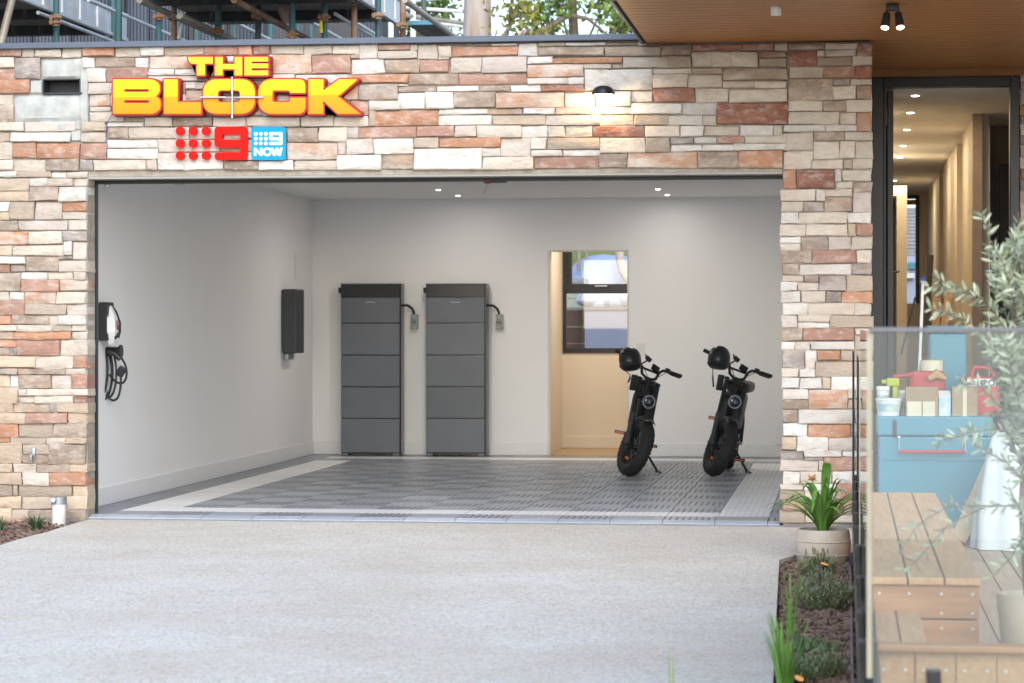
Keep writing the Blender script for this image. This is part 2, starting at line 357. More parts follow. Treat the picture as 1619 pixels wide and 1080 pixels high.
# ------------------------------------------------------------------ stone walls
SC = dict(W=((.655, .63, .595), (.57, .54, .50)), C=((.58, .52, .45), (.50, .44, .37)), P=((.58, .525, .48), (.50, .435, .39)), B=((.46, .385, .31), (.375, .305, .24)),
          T=((.35, .285, .23), (.27, .205, .16)), G=((.35, .305, .28), (.23, .195, .175)), R=((.41, .25, .19), (.32, .175, .13)), D=((.33, .15, .105), (.23, .10, .07)),
          O=((.46, .25, .155), (.37, .18, .105)), M=((.46, .26, .165), (.54, .47, .41)), K=((.56, .455, .345), (.47, .365, .265)))
SM = {}
for k, (a, c) in SC.items():
    SM[k] = pmat('ledge_stone_' + k.lower(), a, .86, col2=c, scale=(4.5 if k in 'M' else 7), bump=1.0, bscale=26, rand=.13, contrast=(.42, .60) if k in 'MDGT' else (.3, .72), stretch=(1, 1, 1.8))
    mt_ = SM[k]; t = mt_.node_tree; n = t.nodes; b = n['Principled BSDF']; src = b.inputs['Base Color'].links[0].from_socket
    vec_ = [x for x in n if x.type == 'MAPPING'][0].outputs[0]
    for sc_n, lo, hi, colr, amt in ((11, .50, .66, (.70, .66, .61) if k in 'RODTGM' else (.38, .27, .19), .34 if k in 'RODTGM' else .36), (2.6, .52, .70, (.30, .26, .24) if k in 'ROD' else (.55, .36, .24) if k in 'TG' else (.47, .37, .30), .5), (90, .60, .72, (.12, .10, .08), .35)):
        nz_ = n.new('ShaderNodeTexNoise'); nz_.inputs['Scale'].default_value = sc_n; nz_.inputs['Detail'].default_value = 5; nz_.inputs['Roughness'].default_value = .68; nz_.inputs['Distortion'].default_value = .2; lk(t, vec_, nz_.inputs['Vector'])
        mr_ = n.new('ShaderNodeMapRange'); mr_.inputs[1].default_value = lo; mr_.inputs[2].default_value = hi; mr_.inputs[4].default_value = amt; lk(t, nz_.outputs[0], mr_.inputs[0])
        mm = n.new('ShaderNodeMix'); mm.data_type = 'RGBA'; lk(t, mr_.outputs[0], mm.inputs[0]); lk(t, src, mm.inputs[6]); mm.inputs[7].default_value = (*colr, 1); src = mm.outputs[2]
    lk(t, src, b.inputs['Base Color'])
CR = dict(A1=(0, 65, .19443), A2=(290, 65, .19443), A3=(560, 65, .19443), A4=(840, 65, .19443), A5=(1120, 65, .19444), L1=(0, 260, .18519), L2=(0, 450, .18519), L3=(0, 640, .20367), R1=(1210, 260, .18519), R2=(1210, 450, .18519), R3=(1210, 640, .20367))
STW = dict(
A1='''0 35 172 128 R;178 38 277 128 C;283 36 493 68 C;283 70 493 132 C;503 38 660 136 C;665 36 923 126 O;933 34 1137 132 C;1140 34 1333 122 W;1338 33 1655 122 B;0 133 113 220 C;122 137 325 308 G;672 134 765 218 W;768 133 1090 210 T;1095 130 1200 215 W;1208 122 1715 222 M;0 226 116 312 R;705 220 858 335 P;863 218 1198 334 R;1208 225 1416 278 W;1420 226 1615 278 W;1203 282 1605 330 C;0 312 236 428 O;722 338 1000 428 P;0 432 102 520 C;728 430 895 532 M;900 430 1100 530 P;1005 338 1250 428 C;1255 335 1500 428 B;1105 432 1400 530 C;1405 432 1508 612 W;0 524 102 658 T;728 535 900 573 C;735 575 1000 656 C;1003 535 1395 612 W;1050 615 1172 656 B;1180 615 1400 694 C;1405 615 1720 692 T;0 660 190 735 C;195 655 615 740 P;0 740 80 822 B;88 743 572 822 W;660 660 860 738 B;655 742 852 826 C;870 660 1170 697 W;870 700 1038 795 T;1043 700 1405 792 C;1408 700 1535 792 W;0 826 95 960 C;103 824 295 948 O;302 832 645 956 O;650 832 862 955 R;866 800 1280 868 W;868 872 1275 962 W;1283 797 1790 903 P;0 964 100 1050 C;106 960 370 1056 C;372 960 643 1060 T;648 963 752 1048 G;760 966 1185 1047 C;1190 966 1272 1047 C;1278 908 1490 1047 W''',
A2='''165 30 440 118 R;443 30 560 118 O;568 32 697 112 R;707 30 972 108 C;977 30 1203 108 C;1210 28 1430 106 C;235 122 505 180 W;510 118 720 200 W;232 184 505 226 P;510 204 720 266 C;725 112 1040 265 M;1045 114 1357 265 R;1362 110 1430 140 B;1362 144 1634 265 W;135 230 440 282 P;120 286 200 330 G;445 270 715 316 W;720 270 903 328 P;907 270 1335 342 W;1338 268 1829 343 O;15 335 95 390 W;98 335 430 390 C;20 395 310 490 B;315 394 590 436 W;434 320 640 390 C;595 394 640 490 B;645 332 1160 390 C;645 394 900 436 B;905 394 1160 480 P;1165 347 1415 480 M;1420 347 1743 480 G;320 440 450 500 P;453 440 590 500 O;645 440 900 500 W;20 494 310 610 C;315 504 640 610 W;645 504 1000 610 C;1005 484 1355 600 B;1360 485 1505 603 R;1508 484 1765 560 W;235 615 512 692 W;515 615 950 696 C;955 605 1222 695 C;1226 606 1505 692 C;1510 566 1560 692 B;48 700 262 792 W;266 700 318 792 P;321 700 560 792 W;563 700 842 825 C;845 704 1092 825 T;1096 700 1322 815 C;1326 698 1420 788 P;305 797 480 903 R;484 797 560 903 W;563 830 842 900 B;845 829 1245 967 M;1249 820 1316 925 P;1320 793 1545 920 P;2 908 325 1047 W;328 908 560 968 W;563 905 842 968 C;328 973 608 1046 T;612 973 895 1047 W;898 972 1248 1047 C;1252 928 1610 1045 W''',
A3='''0 108 42 140 B;45 25 187 142 P;193 25 450 72 R;453 25 515 76 C;190 78 508 142 C;520 25 680 147 C;685 38 788 128 C;686 20 970 36 T;686 131 770 150 C;795 40 1330 124 O;975 20 1110 37 G;1115 18 1330 37 W;1337 14 1488 122 W;248 147 532 258 T;537 152 770 258 R;775 130 1033 255 C;1038 127 1406 255 P;1410 128 1608 183 W;445 262 847 357 T;851 259 1406 357 R;1410 187 1863 294 M;343 348 441 364 W;350 367 665 414 T;668 360 1013 411 W;1017 360 1266 410 T;1269 358 1522 411 W;1410 298 1735 354 W;353 418 576 553 W;580 415 807 551 W;811 414 1146 542 T;1150 415 1705 540 M;120 564 683 690 O;685 551 1081 597 W;1085 545 1372 597 T;1376 544 1635 597 W;688 600 1116 686 W;1120 601 1558 684 B;35 696 499 787 R;503 690 817 780 R;821 690 994 782 P;998 688 1359 784 C;1362 688 1571 784 W;161 790 481 917 W;485 784 686 865 B;690 786 1189 866 O;1192 787 1433 938 P;1437 788 1562 881 W;1437 884 1690 938 P;230 921 484 1045 T;488 869 1040 1046 W;1044 869 1189 940 W;1044 942 1457 1042 C''',
A4='''53 10 276 41 C;280 10 603 38 W;608 10 862 36 T;866 8 940 36 C;55 45 595 123 T;600 40 1053 127 B;1058 30 1300 118 T;1303 24 1715 82 D;172 130 742 183 O;425 188 652 225 C;655 186 742 223 G;745 125 1112 220 C;1116 122 1299 217 B;1303 86 1470 212 C;1474 86 1640 212 C;430 229 616 402 W;612 226 985 400 W;990 222 1307 266 C;1311 220 1553 266 B;989 270 1269 376 C;1274 270 1553 378 C;298 298 427 351 W;82 355 430 409 D;267 412 520 536 W;524 406 808 536 W;812 406 991 496 P;995 380 1327 497 D;1331 383 1605 498 C;199 540 487 597 M;490 540 808 597 W;812 501 1224 597 W;1228 502 1505 599 W;121 600 556 684 C;560 600 831 684 C;835 600 1111 684 B;1114 602 1390 687 W;1394 603 1505 684 C;135 689 271 782 C;275 689 489 782 C;493 687 921 782 D;925 688 1206 780 C;1210 690 1400 778 W;1404 688 1683 768 C;129 786 555 878 B;252 881 557 935 W;559 786 929 907 C;932 783 1131 902 T;1135 782 1316 838 G;1320 781 1507 835 W;1510 775 1520 835 C;1135 841 1391 896 W;1394 838 1647 893 W;22 938 541 1038 R;545 910 778 1035 T;782 902 1356 1033 M;1359 897 1683 1030 T''',
A5='''275 18 527 77 R;532 18 642 78 C;188 83 405 212 C;410 81 640 128 R;409 131 640 213 B;119 218 641 322 T;115 327 369 382 C;374 326 638 382 C;171 385 642 497 C;68 501 642 680 D;255 684 530 767 W;532 683 600 765 C;77 773 295 830 R;300 769 634 826 C;211 830 630 888 W;245 890 602 1033 O''',
L1='''0 60 142 110 W;146 58 434 112 B;438 65 563 117 W;566 64 738 117 C;0 118 247 228 B;250 118 403 184 W;407 121 619 184 C;623 120 738 186 C;0 233 247 314 K;250 187 505 312 T;508 189 742 315 W;0 319 80 407 W;84 319 292 473 B;296 318 524 473 P;527 320 740 403 O;527 407 733 473 C;0 411 80 476 K;0 480 148 567 T;151 478 577 566 P;580 475 733 565 C;0 571 243 687 M;246 571 531 684 C;535 569 738 657 G;0 692 103 782 K;106 689 540 777 C;543 661 613 777 W;617 661 738 815 C;0 786 211 851 W;0 855 83 920 R;87 855 214 920 G;217 786 499 915 T;503 782 613 814 G;503 820 740 918 C;0 925 177 1080 T;180 921 403 986 W;406 921 622 984 C;625 921 738 986 C;180 990 499 1084 R;503 988 738 1080 M''',
L2='''0 63 76 136 C;79 64 207 136 W;208 66 478 167 M;481 63 738 166 C;0 140 207 262 R;211 168 562 259 B;565 171 738 263 P;0 264 92 341 O;95 263 412 344 T;415 264 497 343 C;500 264 735 344 W;0 346 150 398 C;153 346 449 399 C;452 347 613 399 B;616 347 735 399 C;0 402 109 471 B;112 403 602 470 O;606 402 735 471 C;0 475 141 538 O;0 542 81 604 T;84 542 141 604 G;145 475 508 606 R;511 475 738 608 C;0 612 301 712 K;305 612 622 712 C;625 612 738 716 O;0 717 154 769 G;157 716 559 769 T;562 717 738 769 C;0 773 83 875 K;86 773 152 875 W;156 773 436 891 T;440 773 607 891 P;610 773 738 890 R;0 880 157 1018 K;161 894 224 950 C;227 893 738 950 C;160 953 291 1014 C;294 953 622 1016 C;625 953 738 1016 D''',
L3='''0 -12 97 60 K;104 -12 385 62 T;388 -12 442 62 G;445 -12 670 62 K;0 66 196 144 K;201 66 518 144 R;521 64 670 146 K;0 148 138 253 O;146 148 407 252 B;411 148 670 254 T;0 256 77 292 O;80 256 350 305 B;353 257 508 305 C;511 258 670 304 K;0 296 167 455 K;172 308 378 382 B;168 385 376 460 T;380 307 670 462 T;0 458 100 526 K;103 460 281 526 C;284 464 536 528 T;540 464 670 526 K;0 530 172 621 K;176 530 377 623 C;381 528 670 625 O;0 626 101 707 T;104 628 138 707 B;142 627 556 711 B;559 628 670 714 K;0 711 165 806 K;169 713 402 812 B;405 715 516 812 B;519 715 670 812 K;0 810 87 887 K;90 812 216 887 B;220 815 405 888 T;408 815 670 900 T;0 890 167 985 O;170 892 372 985 R;375 903 660 985 R''')
STP = dict(
A5='''652 15 947 72 T;950 15 1205 67 C;1209 18 1330 120 D;652 75 882 202 D;885 74 942 123 C;945 70 1205 122 C;885 126 1166 197 B;1170 122 1328 196 C;652 204 934 306 C;937 200 1190 303 R;1193 200 1328 303 D;652 309 1014 480 T;1018 307 1152 357 G;1155 306 1322 357 C;1018 361 1203 473 C;1207 360 1325 472 T;650 485 927 573 C;931 483 1122 572 T;1126 477 1325 574 C;648 578 1064 677 C;1068 577 1205 675 C;1209 575 1322 735 O;604 680 947 736 W;950 680 1206 736 P;604 742 855 889 C;858 739 1108 811 T;1112 738 1328 810 C;860 814 1067 958 C;1071 813 1196 957 C;1200 815 1335 953 C;606 893 848 1038 C;838 963 1098 1041 C;1102 960 1166 1036 B;1170 958 1332 1036 C''',
R1='''150 44 266 208 O;270 46 590 206 D;594 45 650 146 P;654 42 915 146 C;597 150 749 209 C;753 150 910 237 T;128 212 433 314 C;437 212 508 314 P;512 211 746 277 C;505 281 746 407 T;750 240 905 407 P;138 318 319 407 C;323 318 500 409 G;132 411 281 505 W;285 412 698 504 C;702 411 917 503 W;122 510 343 614 C;347 507 704 614 C;708 509 773 611 K;777 507 905 608 R;122 616 299 674 W;122 677 299 736 C;303 617 540 733 G;543 616 733 726 P;737 614 922 726 C;130 738 398 846 T;402 730 775 848 R;779 730 912 846 C;138 850 290 945 T;294 850 736 948 W;740 847 910 943 G;146 949 329 1002 C;333 949 457 1002 G;460 948 688 1082 G;692 950 918 1085 B;130 1005 273 1079 W;277 1005 460 1079 P''',
R2='''135 60 300 151 W;304 60 515 153 C;519 61 644 155 G;648 64 915 156 O;143 155 361 260 W;365 157 759 260 C;763 158 905 264 C;137 263 273 369 P;277 258 553 316 C;277 320 548 375 W;552 266 905 372 B;140 375 318 484 T;322 377 764 483 R;768 375 905 429 C;768 432 905 557 B;134 487 251 556 W;255 487 384 558 P;388 485 765 558 W;144 560 335 713 G;339 561 440 654 W;443 560 637 650 O;641 561 905 651 B;339 658 420 713 P;424 655 775 790 B;779 655 905 790 C;137 716 283 790 C;287 716 420 790 W;138 794 289 888 W;293 794 484 894 W;488 794 558 892 B;562 792 905 895 W;143 897 371 977 P;375 898 700 1062 M;704 898 766 974 C;770 898 905 974 W;148 980 371 1066 T;704 977 905 1064 B''',
R3='''135 38 253 140 T;257 36 694 143 W;698 40 832 143 C;137 146 325 247 W;329 149 660 258 O;664 150 832 253 G;130 251 243 351 K;247 251 486 356 W;490 260 692 355 P;696 257 832 355 G;112 354 300 430 G;304 358 592 404 W;304 407 448 433 G;596 358 832 403 W;118 433 412 515 P;452 407 700 513 R;416 436 449 515 C;704 407 832 513 B;138 519 268 618 W;272 517 516 612 C;520 517 832 609 W;115 621 300 665 C;304 615 548 668 W;552 613 832 732 R;113 668 300 744 T;304 671 549 762 P;553 735 600 762 T;604 735 672 862 T;130 746 311 818 R;315 765 600 858 R;676 735 832 862 C;108 821 311 920 B;315 862 692 912 C;696 865 832 912 C''')
def stone(px0, py0, px1, py1, code, parent, depth=.075, Yp=0., corner=False, rg=None):
    r = rg
    proud = r.uniform(-.012, .016); YF = Yp - proud
    a = at(px0 - .05, py1 + .05, Yp); c = at(px1 + .05, py0 - .05, Yp)
    x0, x1, z0, z1 = a.x, c.x, a.z, c.z
    cx, cz = (x0 + x1) / 2, (z0 + z1) / 2; W, H = x1 - x0, z1 - z0
    e = min(.007, H * .14); xs = [0, e / W] + [e / W + (1 - 2 * e / W) * k / 3 for k in (1, 2)] + [1 - e / W, 1]; zs = [0, e / H, .5, 1 - e / H, 1]
    jit = [[(r.uniform(-1, 1) * min(.006, W * .04), r.uniform(-1, 1) * min(.0045, H * .05)) for _ in range(2)] for _ in range(2)]
    so = r.uniform(0, 99); mb = MB(); vs = []
    for iz, v in enumerate(zs):
        for ix, u in enumerate(xs):
            jx = sum(jit[p][q][0] * (u if p else 1 - u) * (v if q else 1 - v) for p in (0, 1) for q in (0, 1)); jz = sum(jit[p][q][1] * (u if p else 1 - u) * (v if q else 1 - v) for p in (0, 1) for q in (0, 1))
            ex = r.uniform(-.0018, .0018) if ix in (0, 5) or iz in (0, 4) else 0
            rim = ix in (0, 5) or iz in (0, 4)
            y = YF + (.0065 if rim else 0) + .010 * noise.noise(Vector((u * W * 9 + so, v * H * 14, so))) + r.uniform(-.0035, .0035)
            if ix in (0, 5) and iz in (0, 4): y += .003
            vs.append((x0 + u * W + jx + ex, y, z0 + v * H + jz + ex))
    nx = 6; fs = [(iz * nx + ix, iz * nx + ix + 1, (iz + 1) * nx + ix + 1, (iz + 1) * nx + ix) for iz in range(4) for ix in range(5)]
    ring = list(range(5)) + [iz * nx + 5 for iz in range(4)] + [4 * nx + ix for ix in range(5, 0, -1)] + [iz * nx for iz in range(4, 0, -1)]
    nb = len(vs); yb = Yp + (depth if not corner else .185 + r.uniform(-.012, .012))
    vs += [(vs[i][0], yb, vs[i][2]) for i in ring]; k = len(ring)
    fs += [(ring[(i + 1) % k], ring[i], nb + i, nb + (i + 1) % k) for i in range(k)]
    fs.append(tuple(range(nb, nb + k)))
    mb.add(vs, fs)
    o = mb.build('stone', SM[code], parent, smooth=True, loc=(cx, YF, cz))
    return o
backm = pmat('dark_mortar', (.30, .26, .22), .95, col2=(.42, .37, .31), scale=14, bump=.5)
sw = thing('stone_wall', (-6, .1, -.1), 'multicoloured ledge stone garage wall wrapping over and left of the garage opening', 'wall')
ZT = at(500, 66, 0).z - .005
topz = at(500, 70, 0).z
bk = MB(); xl = -7.6; xr = at(1244, 300, 0).x
sa, sc_ = at(67, 148, 0), at(125, 125, 0)
bk.box((OPX0 - .0199, .028, OPZ + .012), (xr, .0985, topz))
for lo, hi in (((xl, -.15), (OPX0 - .02, sa.z)), ((xl, sc_.z), (OPX0 - .02, topz)), ((xl, sa.z), (sa.x, sc_.z)), ((sc_.x, sa.z), (OPX0 - .02, sc_.z))):
    bk.box((lo[0], .028, lo[1]), (hi[0], .199, hi[1]))
bk.build('mortar_backing', backm, sw)
rg = random.Random(11)
def code_mix(c): return c
def lay(data, parent, corner_px=None):
    for key, txt in data.items():
        ox, oy, sc = CR[key]
        for q in txt.split(';'):
            p = q.split(); x0, y0, x1, y1 = [float(v) for v in p[:4]]
            X0, Y0, X1, Y1 = ox + x0 * sc, oy + y0 * sc, ox + x1 * sc, oy + y1 * sc
            if X0 <= 1: X0 = -8 - rg.uniform(0, 20)
            if key[0] == 'R' and X1 > 1376: X1 = 1379 + rg.uniform(-1.5, 1.5)
            if key[0] == 'L' and X1 > 132: X1 = 137 + rg.uniform(-1.5, 1)
            stone(X0, Y0, X1, Y1, p[4], parent, corner=(key[0] == 'L' and X1 > 132), rg=rg)
lay(STW, sw)
fill = MB(); py = 70.
while py < 842:
    hh_ = rg.choice((9, 12, 14, 17, 21)); pxx = -31.
    while pxx > -230:
        w_ = rg.uniform(25, 70); a, c = at(pxx - w_, py + hh_, 0), at(pxx, py, 0); fill.box((a.x + .002, rg.uniform(-.012, .012), a.z + .002), (c.x - .002, .08, c.z - .002), .006); pxx -= w_
    py += hh_
sts = sorted([o for o in sw.children if o.name.startswith('stone')], key=lambda o: -o.dimensions.x * o.dimensions.z if o.dimensions.x else 0)
sts.sort(key=lambda o: -(max(v.co.x for v in o.data.vertices) - min(v.co.x for v in o.data.vertices)) * (max(v.co.z for v in o.data.vertices) - min(v.co.z for v in o.data.vertices)))
small = sts[300:]; keys = list(SM); jv, jf, jm = [], [], []
for o in small:
    b0 = len(jv); jv += [v.co + o.location for v in o.data.vertices]; k_ = keys.index([q for q in SM if SM[q] is o.data.materials[0]][0])
    for p in o.data.polygons: jf.append([b0 + i for i in p.vertices]); jm.append(k_)
    me_ = o.data; bpy.data.objects.remove(o); bpy.data.meshes.remove(me_)
jme = bpy.data.meshes.new('small_stones'); jme.from_pydata(jv, [], jf); jme.update()
for q in keys: jme.materials.append(SM[q])
for p, k_ in zip(jme.polygons, jm): p.material_index = k_; p.use_smooth = True
jme.set_sharp_from_angle(angle=R(40))
jo = bpy.data.objects.new('small_stones', jme); COL.objects.link(jo); jo.parent = sw; jo['kind'] = 'stuff'
fill.build('far_left_stones', SM['C'], sw, kind='stuff')
# the bare rendered patch with the letter slot
rend = pmat('bare_cement_render', (.36, .375, .36), .9, col2=(.47, .485, .465), scale=9, bump=.9, bscale=16, contrast=(.35, .62))
def slab(px0, py0, px1, py1, Y0, Y1, jx=.01, nx=10, nz=8):
    a, c = at(px0, py1, 0), at(px1, py0, 0); mb = MB(); vs = []
    for i in range(nz + 1):
        for j in range(nx + 1):
            x = a.x + (c.x - a.x) * j / nx; z = a.z + (c.z - a.z) * i / nz
            rim = i in (0, nz) or j in (0, nx)
            vs.append((x, Y0 + (.02 if rim else 0) + .012 * noise.noise(Vector((x * 9, z * 9, 4))), z))
    fs = [(i * (nx + 1) + j, i * (nx + 1) + j + 1, (i + 1) * (nx + 1) + j + 1, (i + 1) * (nx + 1) + j) for i in range(nz) for j in range(nx)]
    return mb.add(vs, fs)
pm = MB()
for q in ((64, 92, 129, 125), (22, 149, 129, 192), (46, 126, 66.5, 149), (125.5, 92, 139.5, 208), (60, 190, 129, 206), (111, 205, 128, 224)):
    s_ = slab(*q, .004 + .006 * rg.random(), .03); pm.add(s_.v, s_.f)
pm.build('render_patch', rend, sw, smooth=True)
a, c = at(67, 148, 0), at(125, 125, 0)
vm = MB(); 
vm.box((a.x, .0, a.z - .006), (c.x + .02, .16, a.z + .006)); vm.box((a.x, .012, c.z - .004), (c.x, .16, c.z + .004)); vm.box((a.x - .004, .012, a.z), (a.x + .004, .16, c.z)); vm.box((c.x - .004, .012, a.z), (c.x + .004, .16, c.z)); vm.box((a.x, .15, a.z), (c.x, .158, c.z))
vm.build('letter_slot', pmat('grey_sheet_metal', (.03, .033, .04), .6, metal=.0), sw)
# the hole itself: backing cut away by leaving the slot box proud of the mortar
sp = thing('stone_pillar', (-.1, .1, -.1), 'multicoloured ledge stone pillar between garage opening and front door', 'pillar')
MB().box((OPX1 + .012, .028, -.15), (at(1376, 300, 0).x, .30, at(1300, 66, 0).z)).build('mortar_backing', backm, sp)
lay(STP, sp)
# metal capping on the parapet
cb = MB(); p0, p1 = at(-40, 68, 0), at(1030, 68, 0)
cb.box((xl, -.045, at(500, 70, -.045).z), (p1.x, .32, at(500, 60.5, -.045).z), .004)
cb.build('metal_capping', M['cap'], sw)
MB().box((xl, .34, 2.75), (-.2, 10.5, 2.95)).build('garage_roof', pmat('roof_membrane', (.2, .2, .2), .9), kind='structure')
# opening trim
tr = thing('garage_door_track', (OPX0, .2, 0), 'black roller door guide and head track lining the garage opening', 'door track')
MB().box((OPX0 - .1, .2, -.02), (OPX0 - .001, .225, OPZ), .004).build('side_guide', M['black'], tr)
MB().box((OPX0 - .02, .203, OPZ - .028), (OPX1 + .05, .25, OPZ + .01), .004).build('head_track', M['black'], tr)
MB().box((OPX0 - .02, .03, OPZ - .004), (OPX1 + .02, .2, OPZ + .011)).build('lintel_angle', pmat('painted_steel_angle', (.36, .35, .31), .5), tr)
h = at(285, 287, .3)
MB().cyl((OPX0 + .05, .3, h.z), (OPX0 + .62, .3, h.z + .01), .012).box((h.x - .05, .27, h.z - .02), (h.x + .03, .33, h.z + .012), .004).build('door_hinge_arm', M['galv'], tr)
MB().box((OPX0 + .03, .26, OPZ - .05), (OPX0 + .06, .30, OPZ - .02), .004).build('roller_bracket', M['galv'], tr)
MB().box((OPX0 + .75, .45, OPZ + .03), (OPX1 + .2, .75, GZ - .02), .01).build('raised_door_panel', pmat('raised_panel_paint', (.55, .55, .54), .5), tr)
# ------------------------------------------------------------------ signs on the wall
def zp(x, y): return 160 + x * .27177, 70 + y * .27177
def rounded(pts, rad, seg=6):           # rounded polygon; rad: number or list per corner
    out = []; n = len(pts)
    for i, p in enumerate(pts):
        r = rad[i] if isinstance(rad, (list, tuple)) else rad
        p = Vector((p[0], p[1])); a = Vector((pts[i - 1][0], pts[i - 1][1])); c = Vector((pts[(i + 1) % n][0], pts[(i + 1) % n][1]))
        r = min(r, .49 * (a - p).length, .49 * (c - p).length)
        if r < .5: out.append((p.x, p.y)); continue
        s_ = p + (a - p).normalized() * r; e_ = p + (c - p).normalized() * r
        for k in range(seg + 1):
            t = k / seg; q = s_ * (1 - t) ** 2 + p * 2 * t * (1 - t) + e_ * t * t; out.append((q.x, q.y))
    return out
def area(p): return sum(p[i - 1][0] * p[i][1] - p[i][0] * p[i - 1][1] for i in range(len(p))) / 2
def offs(p, d):
    if area(p) < 0: p = p[::-1]
    out = []; n = len(p)
    for i in range(n):
        a, b, c = Vector(p[i - 1]), Vector(p[i]), Vector(p[(i + 1) % n])
        d1 = (b - a); d2 = (c - b)
        if d1.length < 1e-6 or d2.length < 1e-6: continue
        d1.normalize(); d2.normalize()
        n1 = Vector((d1.y, -d1.x)); n2 = Vector((d2.y, -d2.x)); m = n1 + n2
        if m.length < 1e-4: m = n1
        m.normalize(); k = d / max(.45, m.dot(n1)); out.append(tuple(b + m * k))
    return out
def plate(name, loops, Y0, Y1, mat, parent, bev=0.):       # loops in sign-crop pixels -> flat solid on the wall plane, front at Y0
    cu = bpy.data.curves.new(name, 'CURVE'); cu.dimensions = '2D'; cu.fill_mode = 'BOTH'; cu.extrude = abs(Y1 - Y0) / 2
    cu.bevel_depth = bev; cu.bevel_resolution = 1
    for lp in loops:
        w = [at(*zp(*q), 0) for q in lp]; sp_ = cu.splines.new('POLY'); sp_.points.add(len(w) - 1)
        for p_, v in zip(sp_.points, w): p_.co = (v.x, v.z, 0, 1)
        sp_.use_cyclic_u = True
    tmp = bpy.data.objects.new(name, cu); COL.objects.link(tmp)
    me = bpy.data.meshes.new_from_object(tmp.evaluated_get(bpy.context.evaluated_depsgraph_get()))
    bpy.data.objects.remove(tmp); bpy.data.curves.remove(cu)
    off = OFF[parent.name]; me.name = name
    cx = sum(v.co.x for v in me.vertices) / len(me.vertices)
    for v in me.vertices: v.co = Vector((v.co.x, (Y0 + Y1) / 2 - v.co.z, v.co.y)) - off
    bm = bmesh.new(); bm.from_mesh(me); bmesh.ops.recalc_face_normals(bm, faces=bm.faces); bm.to_mesh(me); bm.free()
    me.materials.clear(); me.materials.append(mat)
    o = bpy.data.objects.new(name, me); COL.objects.link(o); o.parent = parent; OFF[o.name] = off.copy(); return o
gold = pmat('yellow_to_orange_sign_print', (.95, .78, .02), .45, spec=.25)
t = gold.node_tree; n = t.nodes; b = n['Principled BSDF']
geo = n.new('ShaderNodeNewGeometry'); sx = n.new('ShaderNodeSeparateXYZ'); lk(t, geo.outputs['Position'], sx.inputs[0])
zt, zb = at(350, 128, 0).z, at(350, 182, 0).z
mr = n.new('ShaderNodeMapRange'); mr.inputs[1].default_value = zb; mr.inputs[2].default_value = zt; lk(t, sx.outputs[2], mr.inputs[0])
cr = n.new('ShaderNodeValToRGB'); lk(t, mr.outputs[0], cr.inputs[0]); e = cr.color_ramp.elements
e[0].position = 0; e[0].color = (.86, .27, .004, 1); e[1].position = 1; e[1].color = (.90, .58, .012, 1)
x_ = e.new(.50); x_.color = (.88, .33, .003, 1); x_ = e.new(.55); x_.color = (.90, .53, .003, 1)
lk(t, cr.outputs[0], b.inputs['Base Color'])
gold2 = pmat('yellow_sign_print', (.90, .56, .02), .45, spec=.25, col2=(.92, .66, .03), scale=2)
redm = pmat('glossy_red_sign_edge', (.42, .006, .010), .4, col2=(.38, .004, .008))
darkred = pmat('deep_red_sign_return', (.20, .004, .008), .35)
sg = thing('lettered_sign', at(370, 185, 0), 'large two line sign of raised yellow and orange letters with red edges', 'sign')
def letter(nm, outer, holes=(), mat=gold):
    loops = [outer] + list(holes)
    l_o = offs(outer, 9); hs_ = [offs(h_, -6) for h_ in holes]
    body = plate('letter_back', [offs(outer, 13)] + [offs(h_, -9) for h_ in holes], -.028, .0, darkred, sg)
    rim = plate('letter_edge', [l_o] + hs_, -.088, -.0285, redm, sg, .002)
    plate('letter_face', loops, -.097, -.0885, mat, sg, .0015)
letter('T', rounded([(527, 84), (668, 84), (668, 120), (622, 120), (622, 188), (578, 188), (578, 120), (545, 120), (532, 106)], 3), mat=gold2)
letter('H', rounded([(683, 84), (725, 84), (725, 126), (797, 126), (797, 84), (838, 84), (838, 188), (797, 188), (797, 152), (725, 152), (725, 188), (683, 188)], 3), mat=gold2)
letter('E', rounded([(854, 84), (988, 84), (988, 108), (893, 108), (893, 122), (988, 122), (988, 146), (893, 146), (893, 163), (988, 163), (988, 188), (854, 188)], 3), mat=gold2)
letter('B', rounded([(93, 213), (325, 213), (362, 240), (360, 290), (338, 310), (366, 332), (366, 385), (330, 411), (93, 411)], [4, 30, 30, 20, 6, 20, 40, 35, 4]), [rounded([(155, 268), (300, 268), (300, 286), (155, 286)], 8), rounded([(155, 332), (302, 332), (302, 350), (155, 350)], 8)])
letter('L', rounded([(388, 213), (465, 213), (465, 345), (600, 345), (600, 411), (388, 411)], 4))
letter('O', rounded([(614, 213), (912, 213), (912, 411), (614, 411)], 85, 9), [rounded([(698, 275), (828, 275), (828, 345), (698, 345)], 22)])
letter('C', rounded([(1203, 290), (1203, 213), (935, 213), (935, 411), (1205, 411), (1205, 320), (1120, 320), (1116, 345), (1013, 345), (1013, 275), (1112, 275), (1120, 290)], [3, 75, 85, 85, 75, 3, 3, 10, 14, 14, 10, 3], 9))
letter('K', rounded([(1225, 213), (1308, 213), (1308, 278), (1402, 213), (1505, 213), (1392, 312), (1520, 411), (1392, 411), (1308, 335), (1308, 411), (1225, 411)], 3))
for nm, a_, b_, rr in (('crosshair_rod', (762, 190), (762, 288), .0085), ('crosshair_rod', (762, 330), (762, 428), .0085), ('crosshair_rod', (575, 309), (725, 309), .0075), ('crosshair_rod', (800, 309), (942, 309), .0075), ('crosshair_rod', (725, 309), (800, 309), .004), ('crosshair_rod', (762, 288), (762, 330), .004)):
    MB().cyl(at(*zp(*a_), -.115), at(*zp(*b_), -.115), rr, n=10).build(nm, M['chrome'], sg, smooth=True)
fl = pmat('flat_red_sign_paint', (.80, .006, .003), .6, col2=(.78, .006, .003), spec=.15)
